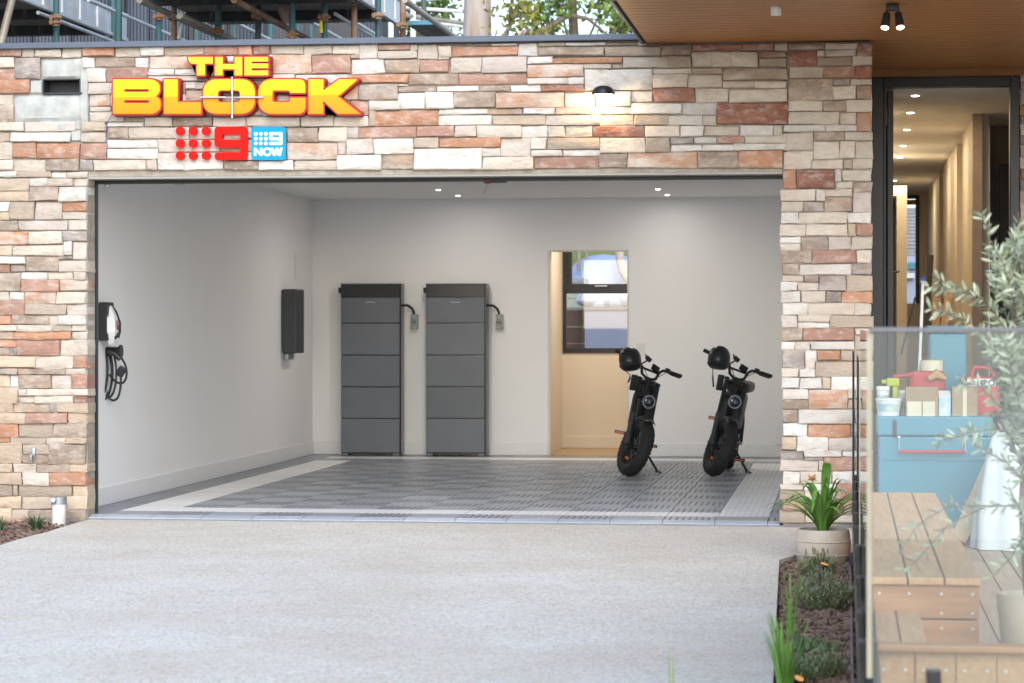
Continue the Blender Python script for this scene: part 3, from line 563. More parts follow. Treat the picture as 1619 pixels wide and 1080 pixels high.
wh = pmat('flat_white_sign_paint', (.85, .85, .85), .4, col2=(.84, .84, .84))
bl = pmat('flat_sky_blue_sign_paint', (.008, .30, .72), .6, col2=(.008, .29, .70), spec=.15)
def disc(x, y, r, k=20): return [(x + r * math.cos(2 * math.pi * i / k), y + r * math.sin(2 * math.pi * i / k)) for i in range(k)]
nine = [rounded([(668, 482), (860, 482), (860, 676), (668, 676), (668, 632), (817, 632), (817, 602), (668, 602)], [24, 22, 22, 24, 24, 2, 2, 24]), [(712, 527), (817, 527), (817, 558), (712, 558)]]
ns_ = thing('red_numeral_sign', at(338, 254, 0), 'red sign of nine round dots beside a large red numeral', 'sign')
for yy in (508, 579, 650):
    for xx in (468, 543, 619): plate('dot', [disc(xx, yy, 26)], -.045, -.022, fl, ns_)
plate('numeral', nine, -.045, -.022, fl, ns_)
nb_ = thing('blue_square_sign', at(427, 254, 0), 'small sky blue square sign with white dots and lettering', 'sign')
plate('panel', [rounded([(882, 482), (1080, 482), (1080, 676), (882, 676)], 24)], -.040, -.022, bl, nb_)
for yy in (524, 552, 580):
    for xx in (908, 937, 966): plate('dot', [disc(xx, yy, 10.5, 14)], -.044, -.0405, wh, nb_)
plate('numeral', [rounded([(985, 514), (1062, 514), (1062, 589), (985, 589), (985, 571), (1044, 571), (1044, 561), (985, 561)], [8, 8, 8, 6, 6, 1, 1, 8]), [(1004, 531), (1044, 531), (1044, 545), (1004, 545)]], -.044, -.0405, wh, nb_)
plate('lettering', [[(897, 652), (897, 605), (910, 605), (932, 632), (932, 605), (946, 605), (946, 652), (933, 652), (911, 625), (911, 652)]], -.044, -.0405, wh, nb_)
plate('lettering', [disc(974, 628.5, 26, 24), disc(974, 628.5, 13.5, 24)], -.044, -.0405, wh, nb_)
plate('lettering', [[(994, 605), (1010, 605), (1018, 632), (1024, 605), (1037, 605), (1043, 632), (1049, 605), (1064, 605), (1051, 652), (1036, 652), (1030.5, 630), (1024, 652), (1009, 652)]], -.044, -.0405, wh, nb_)
# wall lamp
c = at(956, 152, 0); sc = thing('wall_lamp', (c.x, 0, c.z), 'small black half dome wall lamp glowing warm on the stones', 'lamp')
prof = [(.004, .062), (.03, .06), (.055, .05), (.073, .028), (.080, 0), (.076, 0), (.068, .026), (.05, .044), (.004, .052)]
MB().lathe(prof, (c.x, -.095, c.z), 28).build('shade', M['black'], sc, True)
MB().box((c.x - .03, -.03, c.z - .0), (c.x + .03, .02, c.z + .045), .006).build('bracket', M['black'], sc)
MB().lathe([(.001, -.014), (.035, -.012), (.060, -.004), (.062, .004), (.05, .03), (.001, .034)], (c.x, -.095, c.z), 24).build('bulb', M['warmlight'], sc, True)
lamp('POINT', (c.x, -.07, c.z - .03), 3.6, (1, .62, .28), sc, .03)
# blue string line, hose hook, flashing tab and pipe by the left pier
sb = MB().tube([at(x, y, -.03) for x, y in ((174, 168), (178, 178), (172, 190), (168, 200), (167, 212), (168, 222), (170, 232), (167, 246))], .0022, 5)
solo(sb, 'string_line', M['blue'], at(168, 246, -.03), 'thin blue string hanging on the stones beside the letter B', 'string')
c = at(53, 718, -.02); hk = MB().box((c.x - .012, -.03, c.z - .04), (c.x + .012, -.015, c.z + .045), .004).cyl((c.x, -.03, c.z - .01), (c.x, -.075, c.z - .02), .009).tube([(c.x, -.075, c.z + .0), (c.x, -.08, c.z - .03), (c.x + .004, -.075, c.z - .055), (c.x + .004, -.05, c.z - .06)], .008)
solo(hk, 'garden_tap', M['galv'], (c.x, -.02, c.z), 'small grey metal tap fixed to the left stone pier', 'tap', smooth=True)
c = atz(93, 834, -.07); H = .205
pv = thing('drain_pipe', (c.x, c.y, -.07), 'short white standpipe with grey cap at the edge of the driveway', 'pipe')
MB().lathe([(.048, 0), (.048, H), (.044, H), (.044, H - .01)], c, 24).build('pipe', M['wpvc'], pv, True)
MB().lathe([(.051, H - .045), (.051, H + .004), (.035, H + .006), (.001, H + .006)], c, 24).build('cap', M['galv'], pv, True)
MB().cyl((c.x - .02, c.y - .04, c.z + H - .015), (c.x - .02, c.y - .065, c.z + H - .012), .017, n=12).build('cap_screw', M['galv'], pv, True)
# ------------------------------------------------------------------ garage fittings
def downlight(px, py, Z, r=.036, power=5, colr=(1, .94, .87), label='', group=None, spot=True):
    p = atz(px, py, Z); o = thing('downlight', (p.x, p.y, Z), label, 'downlight', group)
    MB().lathe([(r * .8, 0), (r * 1.15, 0), (r * 1.15, -.003), (r * .86, -.004), (r * .8, -.003)], (p.x, p.y, Z), 20).build('trim_ring', M['white'], o, True)
    MB().lathe([(r * .86, -.002), (r * .84, -.008), (r * .6, -.011), (.0005, -.012)], (p.x, p.y, Z), 20).build('lens', M['dl'], o)
    lamp('AREA', (p.x, p.y, Z - .016), power, colr, o, r * 1.6)
for px, py, lb in ((693, 299.5, 'nearer downlight of the left pair in the garage ceiling'), (724, 308.5, 'farther downlight of the left pair in the garage ceiling'), (1040, 298.5, 'nearer downlight of the right pair in the garage ceiling'), (1055, 307.5, 'farther downlight of the right pair in the garage ceiling')):
    downlight(px, py, GZ, power=7.5 if 'nearer' in lb else 1.3, r=.027, label=lb, group='garage ceiling downlights')
p = at(785, 287, 1.2); op = thing('door_opener', p, 'black garage door opener block with red pull tag under the ceiling', 'opener')
MB().box((p.x - .06, 1.15, p.z - .009), (p.x + .075, 1.25, p.z + .012), .004).build('housing', M['black'], op)
MB().box((p.x - .088, 1.14, p.z - .014), (p.x - .05, 1.26, p.z + .012), .004).build('release_tag', M['red'], op)
MB().tube([(p.x - .072, 1.2, p.z - .01), (p.x - .075, 1.2, p.z - .04), (p.x - .09, 1.2, p.z - .085)], .0015, 5).build('pull_cord', M['black'], op)
MB().box((p.x + .02, 1.17, p.z + .012), (p.x + .05, 1.23, GZ), .003).build('hanger', M['white'], op)
# battery stacks
def battery(px0, px1, lab, warm):
    Yb = GY1 - .20
    a, c = at(px0, 720, Yb), at(px1, 448, Yb); x0, x1, zt = a.x, c.x - .018, c.z
    o = thing('battery_stack', ((x0 + x1) / 2, Yb + .1, 0), lab, 'battery', 'grey battery towers on the garage back wall')
    ys = [at(px0, y, Yb).z for y in (716, 661.5, 611.5, 561.5, 511, 470)]
    for i in range(5):
        md = MB().box((x0, Yb, ys[i] + .004), (x1, Yb + .17, ys[i + 1] - .004), .006).build('battery_module', M['battery'], o, loc=((x0 + x1) / 2, Yb, ys[i]))
    MB().box((x0 + .003, Yb + .006, .02), (x1 - .003, Yb + .172, zt - .01)).build('core', M['batterydark'], o)
    MB().box((x0, Yb - .001, ys[5]), (x1, Yb + .17, zt - .012), .004).build('display_panel', M['batterydark'], o)
    MB().box((x0 - .004, Yb - .004, zt - .012), (x1 + .004, Yb + .174, zt), .003).build('top_cap', M['battery'], o)
    MB().box((x1 + .0, Yb + .0, .01), (x1 + .018, Yb + .175, zt - .002), .003).build('side_trunking', M['batterydark'], o)
    MB().box((x0, Yb, .0), (x0 + .07, Yb + .17, ys[0] - .002), .003).box((x1 - .07, Yb, 0), (x1, Yb + .17, ys[0] - .002), .003).box((x0 + .0705, Yb + .01, .018), (x1 - .0705, Yb + .16, ys[0] - .002), .003).build('plinth', M['battery'], o)
    z = (zt + ys[5]) / 2
    MB().box((x0 - .034, Yb + .03, z - .028), (x0 - .003, Yb + .12, z + .028), .006).build('switch_knob', M['black'], o)
    mk = MB(); zc_ = at(px0, 478, Yb).z; xm = (x0 + x1) / 2
    for k in range(7): mk.box((xm - .045 + k * .0135, Yb - .0012, zc_ - .004), (xm - .036 + k * .0135, Yb + .001, zc_ + .006))
    for k in range(5): mk.cyl((xm - .04 + k * .02, Yb - .0012, zc_ - .02), (xm - .04 + k * .02, Yb + .001, zc_ - .02), .002, n=6)
    mk.build('status_marks', pmat('pale_print', (.5, .52, .55), .5), o)
    # isolator with flexible cable on the wall beside it
    q = at(px1 + 20.5, 509, GY1 - .05)
    iso = thing('isolator_switch', (q.x, GY1 - .05, q.z), 'pale green grey switch box wired to ' + ('left' if warm else 'right') + ' battery tower', 'switch box', 'battery switch boxes')
    MB().box((q.x - .036, GY1 - .055, q.z - .075), (q.x + .036, GY1 - .003, q.z + .075), .006).build('box', pmat('pale_green_grey_plastic', (.36, .41, .38), .45), iso)
    MB().cyl((q.x - .005, GY1 - .055, q.z + .01), (q.x - .005, GY1 - .075, q.z + .01), .026, n=16).box((q.x - .03, GY1 - .088, q.z - .0), (q.x + .02, GY1 - .0745, q.z + .018), .003).build('knob', pmat('grey_knob', (.24, .27, .26), .5), iso)
    for dz in (-.065, .065):
        for dx in (-.027, .027): MB().cyl((q.x + dx, GY1 - .058, q.z + dz), (q.x + dx, GY1 - .054, q.z + dz), .005, n=8).build('screw', M['plastic'], iso)
    s0 = at(px1, 483, Yb + .1)
    cbl = MB().tube([(x1 + .016, Yb + .12, s0.z), (x1 + .06, Yb + .125, s0.z + .001), (q.x - .05, Yb + .14, s0.z - .008), (q.x - .02, Yb + .15, s0.z - .035), (q.x - .008, Yb + .16, q.z + .1), (q.x - .006, Yb + .165, q.z + .07)], .013, 8)
    solo(cbl, 'conduit', M['black'], (x1 + .02, Yb + .12, s0.z), 'short black flexible conduit leaving the ' + ('left' if warm else 'right') + ' battery tower', 'conduit', 'battery conduits', True)
battery(539, 634.5, 'left grey five module battery tower on the garage back wall', True)
battery(673.5, 769, 'right grey five module battery tower near the doorway', False)
# inverter box on the left wall
n0 = atx(444, 510, GX0); zt_, zb_ = atx(457, 457, GX0 + .08).z, atx(457, 559, GX0 + .08).z
f0 = atx(481, 500, GX0 + .15)
iv = thing('inverter', (GX0, n0.y, zb_), 'dark grey wall mounted inverter box on the left garage wall', 'inverter')
MB().box((GX0 + .012, n0.y, zb_), (GX0 + .15, f0.y, zt_), .012).build('case', pmat('dark_grey_case', (.030, .034, .042), .4, col2=(.04, .043, .05)), iv)
fn = MB()
for k in range(9): z = zb_ + .05 + k * (zt_ - zb_ - .1) / 8; fn.box((GX0 + .03, n0.y - .006, z - .008), (GX0 + .13, n0.y + .002, z + .008), .002)
MB().box((GX0 + .02, n0.y + .06, zb_ - .06), (GX0 + .06, f0.y - .05, zb_ - .001), .004).build('gland_box', M['galv'], iv)
MB().box((GX0 + .001, n0.y + .05, zb_ - .03), (GX0 + .0118, f0.y + .06, zt_ - .03), .003).build('mounting_plate', M['white'], iv)
q = atx(468, 423, GX0); MB()
solo(MB().box((GX0 + .001, q.y - .08, q.z - .12), (GX0 + .012, q.y + .08, q.z + .14), .004), 'wall_plate', M['skirt'], (GX0, q.y, q.z), 'flush white cover plate above the inverter on the left wall', 'cover plate')
# car charger near the opening
y0, zc0 = .84, at(170, 510, 1.05).z
zt_, zb_ = at(170, 477, 1.0).z, at(170, 545, 1.0).z
ev = thing('car_charger', (GX0, 1.05, zb_), 'white fronted electric car charger on the left wall by the opening', 'charger')
MB().box((GX0 + .002, y0, zb_ + .03), (GX0 + .075, y0 + .15, zt_ - .005), .008).build('back_case', M['plastic'], ev)
fr_ = MB(); prof = [(0, .045), (.10, .02), (.30, .0), (.62, .0), (.86, .012), (1.0, .028)]
vs = []
for tq, ins in prof:
    z = zb_ + tq * (zt_ - zb_); dpt = .120 - ((tq - .38) ** 2) * .16
    wv = .16 - abs(tq - .45) * .10
    vs += [(GX0 + .068, y0 - .004 + ins, z), (GX0 + dpt, y0 + .035 + ins, z), (GX0 + dpt, y0 + wv - .02, z), (GX0 + .068, y0 + wv + .02, z)]
fs = []
for i in range(len(prof) - 1):
    for j in range(3): fs.append((4 * i + j, 4 * i + j + 1, 4 * i + 4 + j + 1, 4 * i + 4 + j))
    fs.append((4 * i + 3, 4 * i, 4 * i + 4, 4 * i + 7))
fs += [(0, 1, 2, 3), (20, 21, 22, 23)]
fr_.add(vs, fs).build('front_cover', M['white'], ev)
def chq(tq, k):   # a point on the far edge of the cover
    z = zb_ + tq * (zt_ - zb_); return (GX0 + .122 - ((tq - .38) ** 2) * .16, y0 + (.16 - abs(tq - .45) * .10) * k, z)
MB().tube([chq(.96, .8), chq(.75, .95), chq(.5, 1.0), chq(.3, 1.0), chq(.17, .92)], .009, 6).build('edge_trim', M['black'], ev, True)
MB().tube([chq(.16, .35), chq(.2, .6), chq(.26, .85)], .012, 6).build('lower_trim', M['black'], ev, True)
MB().lathe([(.001, .004), (.016, .004), (.018, 0), (.018, -.006)], (0, 0, 0), 16, Matrix.Translation((GX0 + .121, y0 + .09, zb_ + .45 * (zt_ - zb_))) @ Matrix.Rotation(R(80), 4, 'Y') @ Matrix.Scale(2.0, 4, (1, 0, 0))).build('badge', pmat('maroon_badge', (.16, .03, .03), .3), ev, True)
def loop(cx, cy, cz, rx, rz, tw, n=28, a0=0, a1=360, dx=.05):
    return [(cx + dx * math.sin(2 * R(a0 + (a1 - a0) * k / n)), cy + rx * math.cos(R(a0 + (a1 - a0) * k / n)) + tw * k / n, cz + rz * math.sin(R(a0 + (a1 - a0) * k / n))) for k in range(n + 1)]
hk = MB().cyl((GX0, 1.05, zb_ - .05), (GX0 + .10, 1.05, zb_ - .05), .035, n=12).cyl((GX0 + .10, 1.05, zb_ - .05), (GX0 + .115, 1.05, zb_ - .05), .05, n=12)
solo(hk, 'cable_hook', M['black'], (GX0, 1.05, zb_ - .05), 'black cable hook under the car charger', 'hook')
cz = zb_ - .21; cable = []
W_ = lambda px, py, x: atx(px, py, x)
xx = GX0 + .09
pp = []
for (lx, ly, rx, ry, dx_) in ((160, 585, 10, 40, .02), (166, 588, 12, 38, .05), (164, 592, 13, 40, .035), (172, 590, 12, 38, .08)):
    for k in range(17):
        a_ = R(90 + 360 * k / 16 * (1 if k < 17 else 1)); pp.append(at(lx + rx * math.cos(a_), ly - ry * math.sin(a_), 1.0 + dx_ + .012 * math.sin(a_)))
pp += [at(x, y, yy) for x, y, yy in ((172, 556, 1.02), (182, 558, 1.02), (192, 566, 1.03), (199, 580, 1.03), (200, 594, 1.03), (196, 604, 1.02), (189, 606, 1.01), (180, 601, 1.0), (173, 592, 1.0))]
cb_ = MB().tube(cat(pp, 3), .0085, 7)
co = solo(cb_, 'charging_cable', M['black'], at(170, 630, 1.0), 'black charging cable coiled in loops under the car charger', 'cable', smooth=True)
MB().tube(cat([at(x, y, 1.06) for x, y in ((166, 610), (170, 626), (178, 633), (186, 629), (190, 616), (191, 603), (191, 592))]), .0085, 7).build('cable_tail', M['black'], co, True)
MB().box((-.03, -.02, -.035), (.03, .02, .04), .01, Matrix.Translation(at(191, 588, 1.06)) @ Matrix.Rotation(R(35), 4, 'Y')).build('plug', M['plastic'], co)
MB().tube([at(x, y, 1.0) for x, y in ((172, 557), (182, 560), (190, 568))], .02, 8).build('plug_handle', M['plastic'], co, True)
# side cabinet door just visible by the pillar, power point
q = at(1226.5, 420, GY1 - .03); q2 = at(1226.5, 703, GY1 - .03)
cbn = thing('cupboard', (q.x, GY1, q2.z), 'flush grey painted cupboard door beside the stone pillar', 'cupboard')
MB().box((q.x, GY1 - .032, q2.z), (GX1 - .01, GY1 - .003, q.z), .004).build('door', M['paint'], cbn)
MB().cyl((q.x + .03, GY1 - .033, at(1230, 478, GY1).z), (q.x + .03, GY1 - .05, at(1230, 478, GY1).z), .007, n=10).build('knob', M['chrome'], cbn, True)
q = at(1013, 552, GY1); solo(MB().box((q.x - .04, GY1 - .011, q.z - .06), (q.x + .04, GY1 - .001, q.z + .06), .004).box((q.x - .012, GY1 - .016, q.z - .0), (q.x + .012, GY1 - .0105, q.z + .025), .002), 'power_point', M['white'], (q.x, GY1, q.z), 'white wall power point behind the left bike helmet', 'power point')
# ------------------------------------------------------------------ passage behind the garage with window
PY0, PY1 = GY1 + .1, 9.92
pr = MB().box((-4.2, PY0, -.2), (.6, PY1, -.001)).build('passage_floor', pmat('pale_timber_floor', (.46, .33, .2), .4, col2=(.40, .28, .17), scale=3, stretch=(1, 12, 1)), kind='structure')
MB().box((-4.2, PY0, 2.6), (.6, PY1 + .1, 2.7)).build('passage_ceiling', M['ceil'], kind='structure')
wl = atx(0, 0, -3).x
pl = at(890, 500, PY1).x
zb_, = (at(940, 558.5, PY1).z,); wr = at(1050, 500, PY1).x
pw = MB(); pw.box((-4.2, PY1, -.1), (pl, PY1 + .12, 2.6)); pw.box((wr, PY1, -.1), (.6, PY1 + .12, 2.6)); pw.box((pl, PY1, -.1), (wr, PY1 + .12, zb_)); pw.box((pl, PY1, 2.35), (wr, PY1 + .12, 2.6))
pwo = pw.build('passage_wall', M['warmpaint'], kind='structure')
MB().box((pl - .6, PY1 - .015, 0), (.6, PY1 - .001, .13), .005).build('skirting_board', M['warmpaint'], pwo)
lx = at(889.5, 600, PY1 - .0).x
MB().box((lx - .1, PY0 + .35, 0), (lx - .005, PY1, 2.6)).build('passage_side_wall', M['warmpaint'], kind='structure')
MB().box((.5, PY0, 0), (.6, PY1, 2.6)).build('passage_end_wall', M['warmpaint'], kind='structure')
jb = MB().box((dl - .002, GY1 - .002, 0), (dl + .022, PY0 + .02, dtop)).box((dr - .012, GY1 + .0, 0), (dr + .002, PY0 + .01, dtop)).box((dl + .0221, GY1 + .0, dtop - .012), (dr - .0121, PY0 + .01, dtop + .002))
solo(jb, 'door_lining', M['warmpaint'], (dl, GY1, 0), 'cream painted lining of the doorway in the garage back wall', 'door frame')
MB().box((dl - .09, PY0 + .02, 0), (dl + .06, PY0 + .33, .0001)).v
aj = MB().box((lx - .02, PY0 + .33, 0), (lx + .012, PY0 + .42, 2.3), .004); solo(aj, 'architrave', M['warmpaint'], (lx, PY0 + .35, 0), 'cream upright architrave inside the garage doorway', 'architrave')
# window with black frame
wn = thing('window', (pl, PY1, zb_), 'black framed sash window seen through the garage doorway', 'window')
zm0, zm1 = at(940, 464, PY1).z, at(940, 449, PY1).z; zt_ = 2.35
Yf0, Yf1 = PY1 - .012, PY1 + .06
fm = MB().box((pl, Yf0, zb_), (wr, Yf1, at(940, 550.5, PY1).z), .003); fm.box((pl, Yf0, zb_ + .04), (pl + .035, Yf1, zt_), .003); fm.box((wr - .04, Yf0, zb_ + .04), (wr, Yf1, zt_), .003); fm.box((pl + .035, Yf0, zm0), (wr - .04, Yf1, zm1), .003); fm.box((pl + .035, Yf0, zt_ - .05), (wr - .04, Yf1, zt_), .003)
fm.build('frame', M['blackmetal'], wn)
xs_ = at(904, 430, PY1).x
MB().box((pl + .036, Yf0 + .004, zm1), (xs_, Yf1 - .01, zt_ - .051), .003).build('sash_stile', M['blackmetal'], wn)
MB().box((xs_ + .25, Yf0 - .02, zm1 - .03), (xs_ + .38, Yf0 + .002, zm1 - .015), .003).build('sash_latch', M['chrome'], wn)
MB().box((pl + .035, PY1 + .02, zb_ + .03), (wr - .04, PY1 + .026, zm0)).build('pane', M['wglass'], wn)
MB().box((xs_, PY1 + .02, zm1), (wr - .04, PY1 + .026, zt_ - .05)).build('pane', M['wglass'], wn)
pd = thing('downlight', (-2.2, 9.1, 2.6), 'warm downlight in the passage ceiling behind the garage', 'downlight')
MB().lathe([(.04, 0), (.055, 0), (.055, -.005), (.04, -.005)], (-2.2, 9.1, 2.6), 20).build('trim_ring', M['white'], pd)
MB().lathe([(.04, -.002), (.001, -.002)], (-2.2, 9.1, 2.6), 20).build('lens', M['dl'], pd)
lamp('AREA', (-2.2, 9.1, 2.58), 14, (1, .82, .60), pd, .08)
# back yard through the window
yw = 13.2; by = pmat('blue_grey_render', (.46, .52, .68), .8, col2=(.43, .48, .64), scale=2); 
x0_, x1_, xm_ = at(860, 500, yw).x, at(1080, 500, yw).x, at(924.5, 500, yw).x
zw = at(940, 491, yw).z
gw = thing('garden_wall', (xm_, yw, -.1), 'blue grey rendered retaining wall outside the far window', 'wall')
MB().box((xm_, yw, -.15), (x1_ + 1, yw + .2, zw)).build('rendered_wall', by, gw)
MB().box((xm_ - 1, yw - .02, zw), (x1_ + 1, yw + .22, zw + .04), .01).build('coping', pmat('coping_grey', (.3, .3, .3), .8), gw)
bwm = pmat('brown_stained_boards', (.10, .055, .035), .6, col2=(.07, .04, .028), scale=3, stretch=(1, 1, 8))
bf = thing('board_fence', (x0_, yw, -.1), 'dark brown board panel left of the blue grey wall outside the window', 'fence')
zz = -.1
while zz < zw - .02:
    MB().box((xm_ - .9, yw + .0, zz), (xm_ - .004, yw + .05, min(zz + .19, zw - .002)), .006).build('board', bwm, bf); zz += .2
zs_ = [at(940, y, yw + .5).z for y in (492, 466)]
bag = MB()
rb_ = random.Random(5)
for k in range(9):
    c = Vector((at(930 + k * 9, 480, yw + .3).x, yw + .3 + rb_.uniform(-.05, .1), zw + .08 + rb_.uniform(0, .07))); a_ = []
    bag.lathe([(.001, -.09)] + [(.12 * math.sin(R(q)) + .01 * rb_.random(), -.09 * math.cos(R(q))) for q in range(20, 180, 20)] + [(.001, .09)], c, 9, Matrix.Scale(1.3, 4, (1, 0, 0)))
solo(bag, 'plastic_sheeting', pmat('clear_crumpled_plastic', (.72, .78, .85), .25, col2=(.6, .68, .8), scale=30, bump=.8, bscale=25), (xm_ + .3, yw + .3, zw), 'crumpled clear plastic sheeting heaped on the garden wall', 'plastic sheet')
tp = pmat('blue_tarpaulin', (.28, .38, .62), .4, col2=(.42, .52, .7), scale=3, bump=.5, bscale=9)
tv = []; c0 = at(962, 450, yw + 1.6); nx_, ny_ = 22, 10; tz = at(962, 403, yw + 1.6).z
mbt = MB(); vs = []
for j in range(ny_ + 1):
    for i in range(nx_ + 1):
        u, v = i / nx_ * 2 - 1, j / ny_ * 2 - 1
        hgt = max(0, (1 - abs(u) ** 3.2)) ** .5 * max(0, 1 - abs(v) ** 2.5) ** .6
        vs.append((c0.x + u * .75, yw + 1.6 + v * .6, .9 + (tz - .9) * hgt + .03 * noise.noise(Vector((u * 5, v * 4, 2)))))
mbt.add(vs, [(j * (nx_ + 1) + i, j * (nx_ + 1) + i + 1, (j + 1) * (nx_ + 1) + i + 1, (j + 1) * (nx_ + 1) + i) for j in range(ny_) for i in range(nx_)])
solo(mbt, 'tarpaulin', tp, (c0.x, yw + 1.6, .9), 'blue tarpaulin over a mound behind the garden wall', 'tarpaulin', smooth=True)
gpo = at(985, 440, yw + 1.0)
solo(MB().tube([at(x, y, yw + 1.0) for x, y in ((978, 380), (980, 410), (984, 428), (992, 441), (1004, 455))], .055, 10), 'bent_pipe', pmat('pale_rusty_pipe', (.62, .52, .45), .6, col2=(.5, .25, .12), scale=12, contrast=(.55, .7)), at(1004, 455, yw + 1), 'pale rust stained bent pipe outside the upper window pane', 'pipe', smooth=True)
solo(MB().cyl(at(915, 380, yw + 1.2), at(915, 428, yw + 1.2), .022).cyl(at(927, 380, yw + 1.4), at(927, 408, yw + 1.4), .018), 'garden_stake', M['deckold'], at(915, 428, yw + 1.2), 'timber garden stakes beside the blue tarpaulin', 'stake')
solo(MB().box(at(880, 440, yw + .9), at(932, 452, yw + 1.3), .03), 'grey_sheet_stack', pmat('grey_sheets', (.3, .33, .37), .6), at(900, 452, yw + .9), 'stack of grey sheets left of the blue tarpaulin', 'sheets')
wbd = thing('shed_wall', (x0_ - 1, yw + 2.6, -.1), 'pale green weatherboard wall behind the garden wall', 'shed')
for k in range(8): MB().box((x0_ - 1.2, yw + .82 - k * .003, 1.0 + k * .16), (at(931, 470, yw + .8).x, yw + .9, 1.0 + k * .16 + .157), .01).build('board', pmat('pale_green_paint', (.55, .58, .47), .6), wbd) if 1.0 + k * .16 < at(900, 462, yw + .8).z else None
gb = MB(); gr = random.Random(8)
bank = MB().add([(-9, 16, .6), (-.3, 16, .6), (-.3, 24, 4.2), (-9, 24, 4.2)], [(0, 1, 2, 3)]).build('bank', pmat('grass_bank', (.10, .17, .035), .9, col2=(.16, .22, .06), scale=6, bump=.6, bscale=40), kind='structure')
for k in range(2500):
    x, y = gr.uniform(-5, 0), gr.uniform(16, 20); z = .6 + (y - 16) * .45; h_ = gr.uniform(.06, .16)
    gb.add([(x - .008, y, z), (x + .008, y, z), (x + gr.uniform(-.05, .05), y + gr.uniform(-.03, .03), z + h_)], [(0, 1, 2)])
tag(gb.build('bank_grass', pmat('bank_grass_blades', (.12, .22, .045), .7), kind='stuff'), 'green grass on the bank outside the far window', 'grass')
